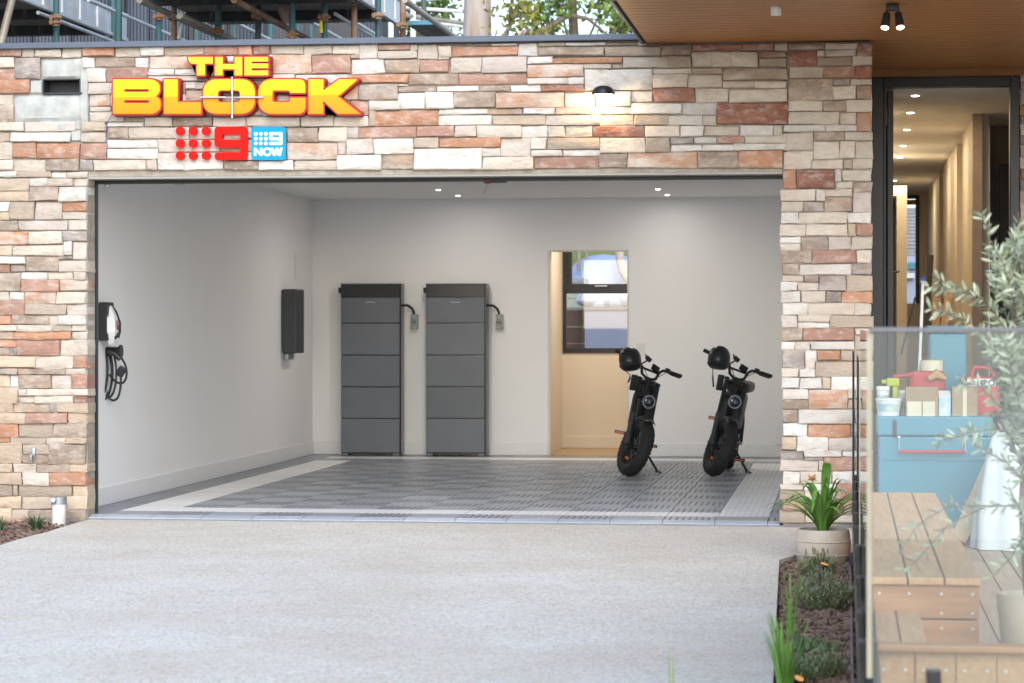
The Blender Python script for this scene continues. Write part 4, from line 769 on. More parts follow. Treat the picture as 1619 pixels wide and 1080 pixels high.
# ------------------------------------------------------------------ electric bikes
LEAN = R(11.5)
def make_bike(px, py, label, crank_deg, steer, yaw):
    base = atz(px, py, 0)
    root = thing('electric_bike', base, label, 'bike', 'black electric bikes in the garage')
    ax0 = Vector((0, .045, .254)); axd = Vector((0, .42, .9075)).normalized()
    SR = Matrix.Translation(ax0) @ Matrix.Rotation(steer, 4, axd) @ Matrix.Translation(-ax0)
    FR, BK = SR, Matrix.Identity(4)
    def put(mb, name, mat, par=root, fr=False, sm=True):
        if fr: mb.xf(FR)
        return mb.build(name, mat, par, sm, local=True)
    def wheel(yc, fr, rear=False):
        w = MB(); k = 48; cs = [(.048 * math.cos(R(a)), .05 * math.sin(R(a))) for a in range(-60, 241, 20)]   # (radial, lateral)
        n_ = len(cs); vs = []
        for i in range(k):
            t = 2 * math.pi * i / k
            for a in range(-140, 141, 20):
                rr = .204 + .05 * math.cos(R(a)); lx = .060 * math.sin(R(a)); vs.append((lx, yc + rr * math.sin(t), .254 + rr * math.cos(t)))
        m_ = 15
        w.add(vs, [(i * m_ + j, i * m_ + j + 1, ((i + 1) % k) * m_ + j + 1, ((i + 1) % k) * m_ + j) for i in range(k) for j in range(m_ - 1)])
        for i in range(46):
            t = 2 * math.pi * (i + .5) / 46
            for a in ((-62, -24, 14, 50) if i % 2 else (-50, -14, 24, 62)):
                rr = .204 + .051 * math.cos(R(a)); lx = .061 * math.sin(R(a))
                Mx = Matrix.Translation((0, yc, .254)) @ Matrix.Rotation(-t, 4, 'X') @ Matrix.Translation((lx, 0, rr)) @ Matrix.Rotation(R(a), 4, 'Y')
                w.box((-.0085, -.010, -.004), (.0085, .010, .0045), M=Mx)
        ty = put(w, 'tyre', M['rubber'], fr=fr, sm=False)
        rm_ = MB(); vs = []
        pr_ = [(.172, -.036), (.160, -.034), (.152, -.02), (.150, 0), (.152, .02), (.160, .034), (.172, .036)]
        for i in range(40):
            t = 2 * math.pi * i / 40
            for r_, lx in pr_: vs.append((lx, yc + r_ * math.sin(t), .254 + r_ * math.cos(t)))
        rm_.add(vs, [(i * 7 + j, i * 7 + j + 1, ((i + 1) % 40) * 7 + j + 1, ((i + 1) % 40) * 7 + j) for i in range(40) for j in range(6)])
        put(rm_, 'rim', M['black'], fr=fr)
        s_ = MB()
        for i in range(18):
            t = 2 * math.pi * i / 18; t2 = t + .35 * (1 if i % 2 else -1); sx_ = .028 if i % 2 else -.028; hr = .05 if rear else .026
            s_.cyl((sx_, yc + hr * math.sin(t2), .254 + hr * math.cos(t2)), (sx_ * .3, yc + .152 * math.sin(t), .254 + .152 * math.cos(t)), .0016, n=5)
        put(s_, 'spokes', M['chrome'], fr=fr)
        hb = MB().cyl((-.07, yc, .254), (.07, yc, .254), .055 if rear else .024, n=18).cyl((-.095, yc, .254), (.095, yc, .254), .011, n=10)
        put(hb, 'hub', M['black'], fr=fr)
        d_ = MB().cyl((.056, yc, .254), (.059, yc, .254), .085, n=28); put(d_, 'brake_disc', M['galv'], fr=fr)
        rf = MB().box((-.004, -.036, -.012), (.004, .036, .012), .003, Matrix.Translation((-.032, yc + .03, .145))); put(rf, 'wheel_reflector', M['orange'], fr=fr)
    wheel(0, True); wheel(1.13, False, True)
    def ap(t, x=0, fwd=0.): return ax0 + axd * t + Vector((x, -fwd, 0))
    for s in (-1, 1):
        lg = MB().cyl(Vector((s * .088, 0, .254)), ap(.30, s * .092, .045), .022, .026, 14); put(lg, 'fork_lower', pmat('gunmetal_fork', (.10, .105, .115), .3, metal=.6) if s < 0 and 'gunmetal_fork' not in bpy.data.materials else bpy.data.materials['gunmetal_fork'], fr=True)
        lg = MB().cyl(ap(.28, s * .092, .045), ap(.63, s * .092, .035), .0185, n=14).cyl(ap(.63, s * .092, .035), ap(.645, s * .092, .035), .023, n=14); put(lg, 'fork_tube', M['black'], fr=True)
    for tt in (.47, .60): put(MB().tube([ap(tt, -.095, .037), ap(tt + .012, -.04, .01), ap(tt + .012, .04, .01), ap(tt, .095, .037)], .02, 8), 'fork_crown', M['black'], fr=True)
    put(MB().cyl(ap(.43), ap(.66), .028, n=16), 'head_tube', M['black'])
    # front guard
    gd = MB(); vs = []
    for i in range(11):
        t = R(-24 + i * 4.8)
        for lx, dr_ in ((-.062, -.022), (-.045, 0), (0, .012), (.045, 0), (.062, -.022)): vs.append((lx, (.275 + dr_) * math.sin(t), .254 + (.275 + dr_) * math.cos(t)))
    gd.add(vs, [(i * 5 + j, i * 5 + j + 1, (i + 1) * 5 + j + 1, (i + 1) * 5 + j) for i in range(10) for j in range(4)]); put(gd, 'mudguard', M['plastic'], fr=True)
    # headlight
    hc = ap(.455, 0, .12); Mh = Matrix.Translation(hc) @ Matrix.Rotation(R(90), 4, 'X')
    hl = put(MB().lathe([(.001, -.07), (.03, -.065), (.052, -.03), (.058, .0), (.058, .012), (.05, .014)], (0, 0, 0), 24, Mh), 'headlight', M['black'], fr=True)
    put(MB().lathe([(.048, .0), (.060, .0), (.060, .016), (.048, .016), (.048, .0)], (0, 0, 0), 24, Mh), 'bezel', pmat('bezel_chrome', (.5, .52, .55), .25, metal=.9), hl, True)
    put(MB().lathe([(.047, .008), (.035, .016), (.001, .021)], (0, 0, 0), 24, Mh), 'lens', pmat('dark_lens', (.02, .03, .045), .08, coat=1.), hl, True)
    put(MB().lathe([(.016, .0205), (.012, .027), (.001, .029)], (0, 0, 0), 14, Mh), 'led_core', pmat('led_grey', (.2, .22, .26), .2), hl, True)
    put(MB().cyl(ap(.455, -.09, .04), ap(.455, -.05, .1), .009).cyl(ap(.455, .09, .04), ap(.455, .05, .1), .009), 'lamp_bracket', M['black'], fr=True)
    put(MB().box((-.03, -.008, -.07), (.03, .008, .07), .008, Matrix.Translation(ap(.575, -.148, .05)) @ Matrix.Rotation(R(-12), 4, 'Y')), 'side_plate', M['plastic'], fr=True)
    # bars
    cl = ap(.665)
    bars = [(-.285, .11, .125), (-.185, .08, .12), (-.125, .05, .112), (-.092, .03, .085), (-.07, .0, .02), (-.03, -.01, .0), (.03, -.01, .0), (.07, .0, .02), (.092, .03, .085), (.125, .05, .112), (.185, .08, .12), (.285, .11, .125)]
    put(MB().tube([cl + Vector(p_) for p_ in bars], .0135, 10), 'handlebar', M['black'], fr=True)
    put(MB().tube([cl + Vector((-.085, .02, .07)), cl + Vector((.085, .02, .07))], .010, 8), 'crossbar', M['black'], fr=True)
    for s in (-1, 1):
        put(MB().tube([cl + Vector((s * .215, .09, .121)), cl + Vector((s * .335, .126, .127))], [.018, .0175], 12), 'grip', M['rubber'], fr=True)
        put(MB().tube([cl + Vector((s * .165, .05, .115)), cl + Vector((s * .20, .025, .105)), cl + Vector((s * .30, .055, .105))], [.009, .008, .006], 8), 'brake_lever', M['black'], fr=True)
        put(MB().box((-.02, -.02, -.016), (.02, .02, .02), .006, Matrix.Translation(cl + Vector((s * .175, .075, .128)))), 'control_pod', M['plastic'], fr=True)
    put(MB().box((-.038, -.01, -.03), (.038, .008, .03), .005, Matrix.Translation(cl + Vector((.03, .0, .105))) @ Matrix.Rotation(R(-32), 4, 'X') @ Matrix.Rotation(R(14), 4, 'Y')), 'display', M['batterydark'], fr=True)
    ph = MB().box((-.03, -.006, -.02), (.03, .006, .02), .004, Matrix.Translation(cl + Vector((-.055, .02, .16))) @ Matrix.Rotation(R(20), 4, 'Y')); ph.cyl(cl + Vector((-.09, .04, .10)), cl + Vector((-.055, .02, .15)), .007); ph.cyl(cl + Vector((-.1, .01, .19)), cl + Vector((-.075, .02, .155)), .006)
    put(ph, 'phone_holder', M['plastic'], fr=True)
    cb_ = MB()
    for s, k_ in ((-1, 0), (1, .02)): cb_.tube([cl + Vector((s * .17, .05, .115)), cl + Vector((s * .10, -.05, .08)), cl + Vector((s * .05, -.08, .02 + k_)), cl + Vector((s * .03, -.05, -.06)), ap(.42, s * .04, .03)], .0032, 5)
    put(cb_, 'control_cables', M['plastic'], fr=True)
    # frame
    h1, h2 = ap(.62), ap(.47)
    put(MB().tube([h1, Vector((0, .52, .70)), Vector((0, .78, .68)), Vector((0, 1.18, .70))], .026, 10), 'top_tube', M['black'])
    put(MB().tube([h2, Vector((0, .42, .50)), Vector((0, .56, .32)), Vector((0, .68, .29))], .034, 12), 'down_tube', M['black'])
    put(MB().tube([Vector((0, .68, .29)), Vector((0, .74, .5)), Vector((0, .80, .69))], .024, 10), 'seat_tube', M['black'])
    put(MB().box((-.10, .38, .40), (.10, .80, .73), .04), 'battery_tank', M['plastic'])
    for s in (-1, 1):
        put(MB().tube([Vector((s * .06, .68, .30)), Vector((s * .085, .86, .27)), Vector((s * .09, 1.13, .254))], .014, 8), 'swing_arm', M['black'])
        put(MB().tube([Vector((s * .06, .80, .66)), Vector((s * .085, .98, .46)), Vector((s * .09, 1.13, .27))], .012, 8), 'seat_stay', M['black'])
    put(MB().box((-.085, .44, .725), (.085, .62, .845), .04).box((-.11, .58, .725), (.11, 1.22, .825), .04), 'seat', M['seat'])
    put(MB().box((-.05, 1.2, .60), (.05, 1.23, .66), .006), 'tail_light', M['red'])
    ch = MB().cyl((-.055, .62, .30), (-.05, .62, .30), .075, n=24); put(ch, 'chainring', M['black'])
    put(MB().cyl((-.07, .62, .30), (.07, .62, .30), .035, n=14), 'crank_motor', M['plastic'])
    for s in (-1, 1):
        a_ = R(crank_deg) + (0 if s < 0 else math.pi); e_ = Vector((s * .085, .62 + .165 * math.cos(a_), .30 + .165 * math.sin(a_)))
        put(MB().cyl((s * .075, .62, .30), e_, .011, .009, 8), 'crank_arm', M['black'])
        pe = put(MB().box((-.05, -.045, -.013), (.05, .045, .013), .005, Matrix.Translation(e_ + Vector((s * .065, 0, 0)))), 'pedal', M['plastic'], sm=False)
        put(MB().box((-.036, -.0475, -.008), (.036, -.044, .008), 0, Matrix.Translation(e_ + Vector((s * .065, 0, 0)))), 'pedal_reflector', M['orange'], pe, sm=False)
    fx = .245; put(MB().cyl((.05, .60, .27), (fx, .50, fx * math.tan(LEAN) + .012), .011, n=10).box((fx - .02, .48, fx * math.tan(LEAN) + .002), (fx + .04, .52, fx * math.tan(LEAN) + .018), .005), 'kickstand', M['black'])
    root.rotation_euler = (0, LEAN, yaw)
    RM = Matrix.Rotation(yaw, 4, 'Z') @ Matrix.Rotation(LEAN, 4, 'Y')
    zmin = min((RM @ v.co).z for c_ in root.children if c_.name.startswith('tyre') for v in c_.data.vertices)
    root.location = base - Vector((0, 0, zmin)); return root
make_bike(993, 754, 'left black electric bike with leaning front wheel, nearer the doorway', 8, R(24), R(4))
make_bike(1127, 754, 'right black electric bike parked nearer the stone pillar', 70, R(24), R(-3))
def helmet(px, py, d, lab, strap, roll):
    c = atd(px, py, d); o = thing('helmet', c, lab, 'helmet', 'bike helmets')
    Mx = Matrix.Translation(c) @ Matrix.Rotation(roll, 4, 'Y') @ Matrix.Rotation(R(-14), 4, 'X')
    prof = [(r_ * 1.02, z_ * 1.02) for r_, z_ in ((.072, -.085), (.088, -.07), (.095, -.03), (.095, .01), (.088, .045), (.07, .075), (.042, .095), (.015, .103), (.001, .104))]
    sh = MB().lathe(prof, (0, 0, 0), 28, Mx @ Matrix.Scale(1.15, 4, (0, 1, 0))); sh.lathe([(.068, -.08), (.085, -.03), (.06, .07), (.001, .09)], (0, 0, 0), 20, Mx @ Matrix.Scale(1.15, 4, (0, 1, 0)))
    sho = sh.build('shell', pmat('matt_black_shell', (.014, .015, .018), .33, col2=(.018, .019, .022)), o, True)
    vt = MB()
    for a0 in (-40, 0, 40):
        vt.tube([Mx @ Vector((math.sin(R(a0)) * .094 * math.cos(R(e_)), -1.15 * .094 * math.cos(R(a0)) * math.cos(R(e_)), -.01 + .106 * math.sin(R(e_)))) for e_ in (10, 22, 34, 46)], [.003, .007, .007, .003], 6)
    vt.build('vent', M['batterydark'], sho, True)
    MB().tube([Mx @ Vector((.095 * math.cos(R(a)), 1.15 * .095 * math.sin(R(a)), -.055)) for a in range(0, 360, 20)], .005, 6, True).build('rim_band', M['plastic'], o, True)
    st = MB().tube([atd(px + x, py + y, d - .09) for x, y in strap], [.004] * (len(strap) - 2) + [.008, .008], 6); st.build('chin_strap', M['plastic'], o, True)
helmet(996, 568, 21.85, 'matt black helmet hanging on the left bike handlebar', ((-12, 16), (-5, 20), (0, 24), (0, 30), (-3, 37)), R(-8))
helmet(1137, 566, 21.85, 'matt black helmet hanging on the right bike handlebar', ((-11, 12), (-10, 18), (-10, 24), (-10, 33), (-9, 46)), R(6))
# ------------------------------------------------------------------ porch soffit and front door
SZ = 3.215; sx0 = -1.35
sf = thing('porch_roof', (sx0, -2.2, SZ), 'flat porch roof with cedar lined soffit over the front door', 'roof')
lin = MB(); y = -2.28
while y < 1.9:
    lin.box((sx0 + .02, y, SZ), (4.2, y + .125, SZ + .018), .003); y += .137
lin.build('soffit_lining', M['soffit'], sf, kind='stuff')
MB().box((sx0, -2.3, SZ + .012), (4.3, 2.9, SZ + .3)).build('roof_slab', pmat('dark_void', (.03, .02, .015), .9), sf)
MB().box((sx0 - .006, -2.335, SZ - .004), (4.3, -2.3005, SZ + .33), .004).box((sx0 - .02, -2.3, SZ - .004), (sx0 - .0005, 2.2, SZ + .33), .004).build('fascia', pmat('dark_fascia', (.12, .14, .17), .5), sf)
q = atz(1411, 6, SZ); sp_ = thing('twin_spotlight', (q.x, q.y, SZ), 'black twin spotlight with both lamps lit under the porch soffit', 'spotlight')
MB().box((q.x - .038, q.y - .03, SZ - .045), (q.x + .038, q.y + .03, SZ), .006).build('mounting_box', M['black'], sp_)
for s in (-1, 1):
    a_ = Vector((q.x + s * .033, q.y - .01, SZ - .06)); b_ = a_ + Vector((s * .012, -.035, -.085))
    MB().cyl(a_ + Vector((0, 0, .03)), a_, .008).cyl(a_, b_, .022, .026, 16).build('lamp_head', M['black'], sp_, True)
    dv = (b_ - a_).normalized(); MB().cyl(b_ - dv * .004, b_ + dv * .004, .021, n=16).build('bulb', M['spotlight'], sp_, True)
    lamp('SPOT', b_ + dv * .012, 14, (1, .82, .6), sp_, .03, (-dv).to_track_quat('Z', 'Y').to_euler(), R(70), .6)
q = atz(1227, 11, SZ)
solo(MB().lathe([(.001, -.05), (.03, -.05), (.032, -.045), (.032, 0)], (q.x, q.y, SZ), 18), 'sensor', M['white'], (q.x, q.y, SZ), 'small white sensor fixed under the cedar soffit', 'sensor', smooth=True)
DY = 2.0
fx0, fx1 = at(1380, 300, DY).x, at(1612, 300, DY).x; ix0, ix1 = at(1401, 300, DY).x, at(1597, 300, DY).x
zt_, zi = at(1500, 121, DY).z, at(1500, 137, DY).z; FZ = .05
df = thing('front_door', (ix0, DY, FZ), 'tall black framed front door standing open', 'door')
MB().box((fx0 - .1, DY, FZ), (ix0 - .02, DY + .14, zt_), .006).box((ix0 - .0195, DY + .03, FZ), (ix0, DY + .14, zi), .004).build('jamb', M['blackmetal'], df)
MB().box((ix1, DY, FZ), (fx1, DY + .14, zt_), .006).build('jamb', M['blackmetal'], df)
MB().box((ix0 - .019, DY, zi), (ix1 - .0005, DY + .14, zt_ - .0005), .006).build('head', M['blackmetal'], df)
MB().box((fx0 - .3, DY + .02, zt_ + .0005), (4.2, DY + .3, SZ + .05)).build('door_bulkhead', M['soffit'], kind='structure')
lx0, lx1 = ix0 + .012, ix0 + .056
lz = zi - .012; ly0, ly1 = DY + .15, DY + 1.1
dlf = MB().box((lx0, ly0, FZ + .01), (lx1, ly0 + .1, lz), .004).box((lx0, ly1 - .1, FZ + .01), (lx1, ly1, lz), .004).box((lx0, ly0 + .1, FZ + .01), (lx1, ly1 - .1, FZ + .2), .004).box((lx0, ly0 + .1, lz - .2), (lx1, ly1 - .1, lz), .004).build('leaf', M['blackmetal'], df)
MB().box((lx0 + .018, ly0 + .1, FZ + .2), (lx0 + .026, ly1 - .1, lz - .2)).build('pane', M['wglass'], dlf)
hz_ = at(1409, 430, ly1).z
MB().box((lx1, ly1 - .07, hz_ - .13), (lx1 + .012, ly1 - .03, hz_ + .13), .003).cyl((lx1, ly1 - .05, hz_), (lx1 + .06, ly1 - .05, hz_), .009).cyl((lx1 + .055, ly1 - .05, hz_), (lx1 + .055, ly1 - .17, hz_), .009).build('handle', M['black'], dlf)
# hall beyond the door
HC = zi + .0; HX0, HX1 = fx0 - .05, 1.95; HE = 17.0
MB().box((HX0 - .1, DY + .14, -.15), (3.2, HE + .1, FZ)).build('hall_floor', pmat('dark_timber_floor', (.20, .13, .075), .35, col2=(.15, .095, .055), scale=3, stretch=(14, 1, 1)), kind='structure')
MB().box((HX0 - .1, DY + .14, HC + .0), (3.2, HE + .1, HC + .1)).build('hall_ceiling', M['ceil'], kind='structure')
MB().box((HX0 - .1, DY + .141, FZ), (HX0, HE, HC)).build('hall_left_wall', M['warmpaint'], kind='structure')
hx = 1.07
hr = MB(); Y1_ = 4.6
hr.box((hx, Y1_, FZ), (hx + .12, 6.8, HC)); hr.box((hx + .08, 6.8, FZ), (hx + .2, 8.0, HC)); hr.box((hx, 8.0, FZ), (hx + .12, 11.5, HC)); hr.box((hx + .08, 11.5, FZ), (hx + .2, 12.6, HC)); hr.box((hx, 12.6, FZ), (hx + .12, HE, HC))
hr.build('hall_right_wall', M['warmpaint'], kind='structure')
MB().box((hx - .02, Y1_ - .12, FZ), (at(1553, 300, Y1_ - .1).x, Y1_ - .001, HC - .0)).build('hall_nib_wall', pmat('mushroom_paint', (.42, .35, .30), .6), kind='structure')
MB().box((hx + .2, Y1_ + 1.2, FZ), (3.2, Y1_ + 1.3, HC - .001)).build('living_back_wall', pmat('grey_brown_paint', (.36, .32, .30), .6), kind='structure')
MB().box((3.1, DY + .141, FZ), (3.2, Y1_ + 1.3, HC)).build('living_end_wall', M['warmpaint'], kind='structure')
bx_ = at(1579, 260, Y1_ + .9); b2 = at(1606, 620, Y1_ + .9)
tv = thing('tall_cabinet', (bx_.x, Y1_ + .9, FZ), 'tall black cabinet inside the house near the right door jamb', 'cabinet')
MB().box((bx_.x, Y1_ + .9, FZ), (bx_.x + .28, Y1_ + 1.19, bx_.z), .006).build('carcass', M['black'], tv)
MB().box((bx_.x + .29, Y1_ + .9, FZ), (bx_.x + .8, Y1_ + 1.19, bx_.z), .006).build('carcass', M['black'], tv)
ex0, ex1 = at(1409, 400, HE).x, at(1450, 400, HE).x; ez0, ez1 = at(1430, 480, HE).z, at(1430, 311, HE).z
ew = MB().box((HX0, HE, FZ), (ex0, HE + .1, HC)).box((ex1, HE, FZ), (3, HE + .1, HC)).box((ex0, HE, FZ), (ex1, HE + .1, ez0)).box((ex0, HE, ez1), (ex1, HE + .1, HC)); ew.build('hall_end_wall', M['warmpaint'], kind='structure')
wn2 = thing('window', (ex0, HE, ez0), 'tall narrow window with roller blind at the end of the hall', 'window')
MB().box((ex0, HE - .02, ez1 - .03), (ex1 + .03, HE + .06, ez1 + .02)).box((ex1 - .02, HE - .02, ez0), (ex1 + .03, HE + .06, ez1 - .0301)).box((ex0 - .03, HE - .02, ez0), (ex0 + .012, HE + .06, ez1 - .0301)).build('frame', M['blackmetal'], wn2)
MB().box((ex0 + .012, HE + .02, ez0), (ex1 - .02, HE + .026, ez1 - .03)).build('pane', M['wglass'], wn2)
MB().cyl((ex0 + .012, HE - .0, ez1 - .075), (ex1 - .02, HE - .0, ez1 - .075), .035, n=12).build('blind_roll', M['card'], wn2)
# neighbouring house seen through the hall window
nh = thing('pale_house', (2, HE + 4, 0), 'pale blue grey house front beyond the hall window', 'house')
MB().box((-1.5, HE + 4, -.1), (5, HE + 4.3, at(1430, 405, HE + 4).z)).build('wall', pmat('pale_blue_render', (.42, .46, .58), .8), nh)
zr = at(1430, 405, HE + 4).z
for k in range(14):
    MB().box((.2, HE + 4 + k * .18, zr + k * .06), (3, HE + 4 + k * .18 + .17, zr + k * .06 + .05), .01).build('roof_tile_row', pmat('grey_roof_tile', (.30, .31, .33), .8), nh)
MB().box(at(1412, 440, HE + 3.98), at(1446, 432, HE + 3.9)).build('gutter', M['white'], nh)
MB().box(at(1436, 425, HE + 3.98), at(1449, 415, HE + 3.9)).build('sign_board', M['teal'], nh)
for px, py, nm in ((1447, 150.5, 'first'), (1439.5, 177.5, 'second'), (1434, 204.5, 'third'), (1428, 230, 'fourth'), (1423, 248, 'fifth'), (1414, 285, 'farthest')):
    downlight(px, py, HC, r=.036, power=5, colr=(1, .78, .48), label=nm + ' downlight from the front door along the hall ceiling', group='hall ceiling downlights')
# things leaning in the hall
def plank(p0, p1, w_, t_, name, mat, label, cat):
    p0, p1 = Vector(p0), Vector(p1); d = (p1 - p0); L = d.length; d.normalize(); sx_ = Vector((0, 1, 0)).cross(d).normalized(); n_ = d.cross(sx_)
    Mx = Matrix(((sx_.x, n_.x, d.x, p0.x), (sx_.y, n_.y, d.y, p0.y), (sx_.z, n_.z, d.z, p0.z), (0, 0, 0, 1)))
    return solo(MB().box((-w_ / 2, -t_ / 2, 0), (w_ / 2, t_ / 2, L), .002, Mx), name, mat, p0, label, cat)
plank(at(1462, 560, 4.6) , at(1472, 404, 4.9), .045, .04, 'black_strut', M['black'], 'long black strut leaning inside the hall', 'strut')
plank(at(1478, 560, 4.4), at(1481, 470, 4.5), .06, .02, 'offcut', M['timber'], 'short timber offcut standing nearly upright in the hall, left of a slanted one', 'timber')
plank(at(1487, 560, 4.3), at(1500, 465, 4.5), .06, .02, 'offcut', M['timber'], 'timber offcut leaning at a slant in the hall, right of a shorter one', 'timber')
plank(at(1425, 560, 4.6), at(1447, 470, 4.6), .016, .016, 'broom_stick', M['black'], 'thin black stick leaning in the doorway', 'stick')
pb = thing('paint_pole', atd(1453, 600, 16.7), 'white extension pole with blue tip standing in the doorway', 'pole')
MB().cyl(atd(1453, 600, 16.7), atd(1459, 447, 17.2), .011, n=10).build('shaft', M['white'], pb, True)
MB().cyl(atd(1458.6, 449, 17.2), atd(1459.2, 438, 17.23), .014, n=10).build('tip', M['blue'], pb, True)
# stone return right of the door
sr = thing('stone_wall', (fx1 + .4, DY, 0), 'strip of ledge stone wall at the right edge beside the front door', 'wall')
MB().box((fx1 + .02, DY + .03, -.1), (4.0, DY + .25, SZ)).build('mortar_backing', backm, sr)
z = 117
codes = 'CTOCBWRDCTCOBWGRCTWB'
k_ = 0
while z < 640:
    hgt = rg.choice((11, 14, 17, 20, 24)); x = 1613.5
    while x < 1720:
        w_ = rg.uniform(24, 55); stone(x, z, x + w_, z + hgt, codes[k_ % len(codes)], sr, Yp=DY, rg=rg); x += w_; k_ += 1
    z += hgt
# ------------------------------------------------------------------ deck, steps and balustrade
def yd(d): return CAM.y + d / CT      # rough depth to world y near the axis of the walls
DZ = -.06
DXL = .10
dk = thing('deck', (1.2, -4, DZ), 'lower timber deck of long boards in front of the front door', 'deck')
x = DXL + .425
while x < 3.4:
    MB().box((x, -8.0, DZ - .025), (x + .134, 1.95, DZ), .004).build('deck_board', M['deckold'], dk, loc=(x + .067, -3, DZ)); x += .14
MB().box((DXL + .02, -7.9, DZ - .14), (3.5, 1.95, DZ - .03)).build('joists', M['black'], dk)
bn = thing('timber_platform', (.3, -4.5, DZ), 'raised three board timber platform running back beside the glass', 'platform')
UZ = .335; y0_, y1_ = -17 + 10.0, -17 + 15.05
for k in range(3): MB().box((DXL + .142 * k, y0_, UZ - .03), (DXL + .142 * k + .136, y1_, UZ), .005).build('tread_board', M['timber'], bn, loc=(DXL + .07 + .142 * k, -4, UZ))
for k in range(3): MB().box((DXL + .006, y0_ + .02, UZ - .03 - .135 * (k + 1) + .003), (DXL + .415, y0_ + .045, UZ - .033 - .135 * k), .003).build('riser_board', M['timberx'], bn, loc=(DXL + .2, y0_ + .03, UZ - .1 - .135 * k))
for k in range(3): MB().box((DXL + .385, y0_ + .046, UZ - .03 - .135 * (k + 1) + .003), (DXL + .41, y1_ - .02, UZ - .033 - .135 * k), .003).build('side_board', M['timber'], bn, loc=(DXL + .4, -4, UZ - .1 - .135 * k))
for zz_ in (UZ - .065, UZ - .14, UZ - .2):
    for xx_ in (.03, .145, .27, .39): MB().cyl((DXL + xx_, y0_ + .0205, zz_), (DXL + xx_, y0_ + .017, zz_), .0055, n=8).build('screw', M['white'], bn)
st_ = thing('timber_step', (.2, -7.5, .2), 'small lower timber step in front of the raised platform', 'step')
for k in range(2): MB().box((DXL + .094 * k, -17 + 9.03, .18), (DXL + .094 * k + .089, y0_ + .015, .205), .004).build('tread_board', M['timber'], st_, loc=(DXL + .05 + .094 * k, -7.5, .2))
MB().box((DXL + .005, -17 + 9.06, -.1), (DXL + .18, y0_ - .002, .178)).build('frame', M['timberx'], st_)
fb = thing('deck_edge', (1.5, -7.95, .2), 'timber edging beam with upright face boards along the deck front', 'edging')
MB().box((DXL, -17 + 8.92, .18), (3.5, -17 + 9.025, .205), .006).build('nosing_board', M['timberx'], fb)
x = DXL
while x < 3.4:
    MB().box((x, -17 + 8.955, -.12), (x + .137, -17 + 8.98, .178), .003).build('face_board', M['timber'], fb, loc=(x + .07, -8, .05))
    for xx_ in (.03, .107): MB().cyl((x + xx_, -17 + 8.955, .115), (x + xx_, -17 + 8.951, .115), .006, n=8).build('screw', M['white'], fb)
    x += .1405
MB().box((.06, -17 + 6.9, -.15), (3.6, -17 + 7.15, .19)).build('balustrade_kerb', pmat('kerb_concrete', (.3, .3, .29), .9), kind='structure')
GT = 1.301
YP = -17 + 7.0 / CT * .9985
bf_ = thing('glass_balustrade', (1, YP, .2), 'front facing clear glass balustrade panel before the deck', 'balustrade')
gx = at(1381, 700, YP).x
MB().box((gx, YP, .25), (gx + 1.6, YP + .012, GT), .0).build('glass_panel', M['glass'], bf_)
MB().box((gx - .012, YP - .003, GT + .0005), (gx + 1.6, YP + .015, GT + .014), .002).build('top_rail', pmat('grey_rail', (.14, .15, .17), .4, metal=.4), bf_)
for xx_ in (at(1476, 1060, YP).x, at(1476, 1060, YP).x + .9):
    MB().box((xx_ - .02, YP - .03, .19), (xx_ + .02, YP + .042, at(1476, 1058, YP).z), .004).build('spigot', M['black'], bf_)
def side_glass(ya, yb, zb, zt, label, clamps, X=gx - .004):
    o = thing('glass_balustrade', (X, ya, zb), label, 'balustrade')
    MB().box((X - .012, ya, zb), (X, yb, zt)).build('glass_panel', M['sglass'], o)
    MB().box((X - .014, ya - .0045, zb), (X + .002, ya - .0005, zt), 0).build('polished_edge', pmat('pale_glass_edge', (.42, .40, .31), .3), o)
    for yc in clamps: MB().box((X - .034, yc - .05, zb - .09), (X - .0125, yc + .05, zb + .07), .004).box((X + .0005, yc - .05, zb - .09), (X + .02, yc + .05, zb + .07), .004).build('clamp', M['black'], o)
side_glass(YP + .02, -17 + 10.95, .345, GT, 'near side glass panel seen edge on beside the planting bed', [-17 + d for d in (7.35, 8.1, 9.2, 10.5)])
side_glass(-17 + 11.1, -17 + 15.6, .345, 1.16, 'farther side glass panel seen edge on behind the potted plant', [-17 + d for d in (11.5, 12.3, 13.1, 13.9, 14.7, 15.4)])
o_ = thing('balustrade_rail', (gx, -4, .2), 'black base rail under the side glass beside the bed', 'rail')
MB().box((gx - .036, YP + .0, .10), (gx + .03, -17 + 15.7, .252), .004).build('rail', M['black'], o_)
MB().box((gx - .032, YP + .0, -.16), (gx + .028, -17 + 15.7, .099)).build('skirt_board', M['timber'], o_)
MB().box((gx - .055, YP + .0, -.16), (gx - .047, -17 + 15, -.03)).build('garden_edging', pmat('edging_grey', (.2, .2, .22), .6), o_)
MB().cyl((gx - .03, -17 + 15.65, .1), (gx - .03, -17 + 15.65, 1.16), .007, n=10).build('end_post', M['black'], o_)
# ------------------------------------------------------------------ tool chest and the clutter on it
D = 16.3
def dz(py, d=D): return atd(1450, py, d).z
def dx(px, d=D): return atd(px, 600, d)
c0 = dx(1389); c1 = dx(1566); yC = c0.y; zt_ = dz(658)
tc_ = thing('tool_chest', ((c0.x + c1.x) / 2, yC, DZ), 'large teal site tool chest with red front handle on the deck', 'tool chest')
MB().box((c0.x, yC, DZ + .03), (c1.x, yC + .55, dz(690)), .012).build('body', M['teal'], tc_)
MB().box((c0.x - .01, yC - .012, dz(689)), (c1.x + .01, yC + .56, zt_), .012).build('lid', M['teal'], tc_)
MB().box((c0.x + .09, yC - .02, dz(690)), (c0.x + .115, yC - .012, dz(664)), .003).build('latch', M['black'], tc_)
MB().box((c0.x + .03, yC - .006, dz(728)), (c1.x - .03, yC + .001, dz(722)), .002).build('front_rib', M['teal'], tc_)
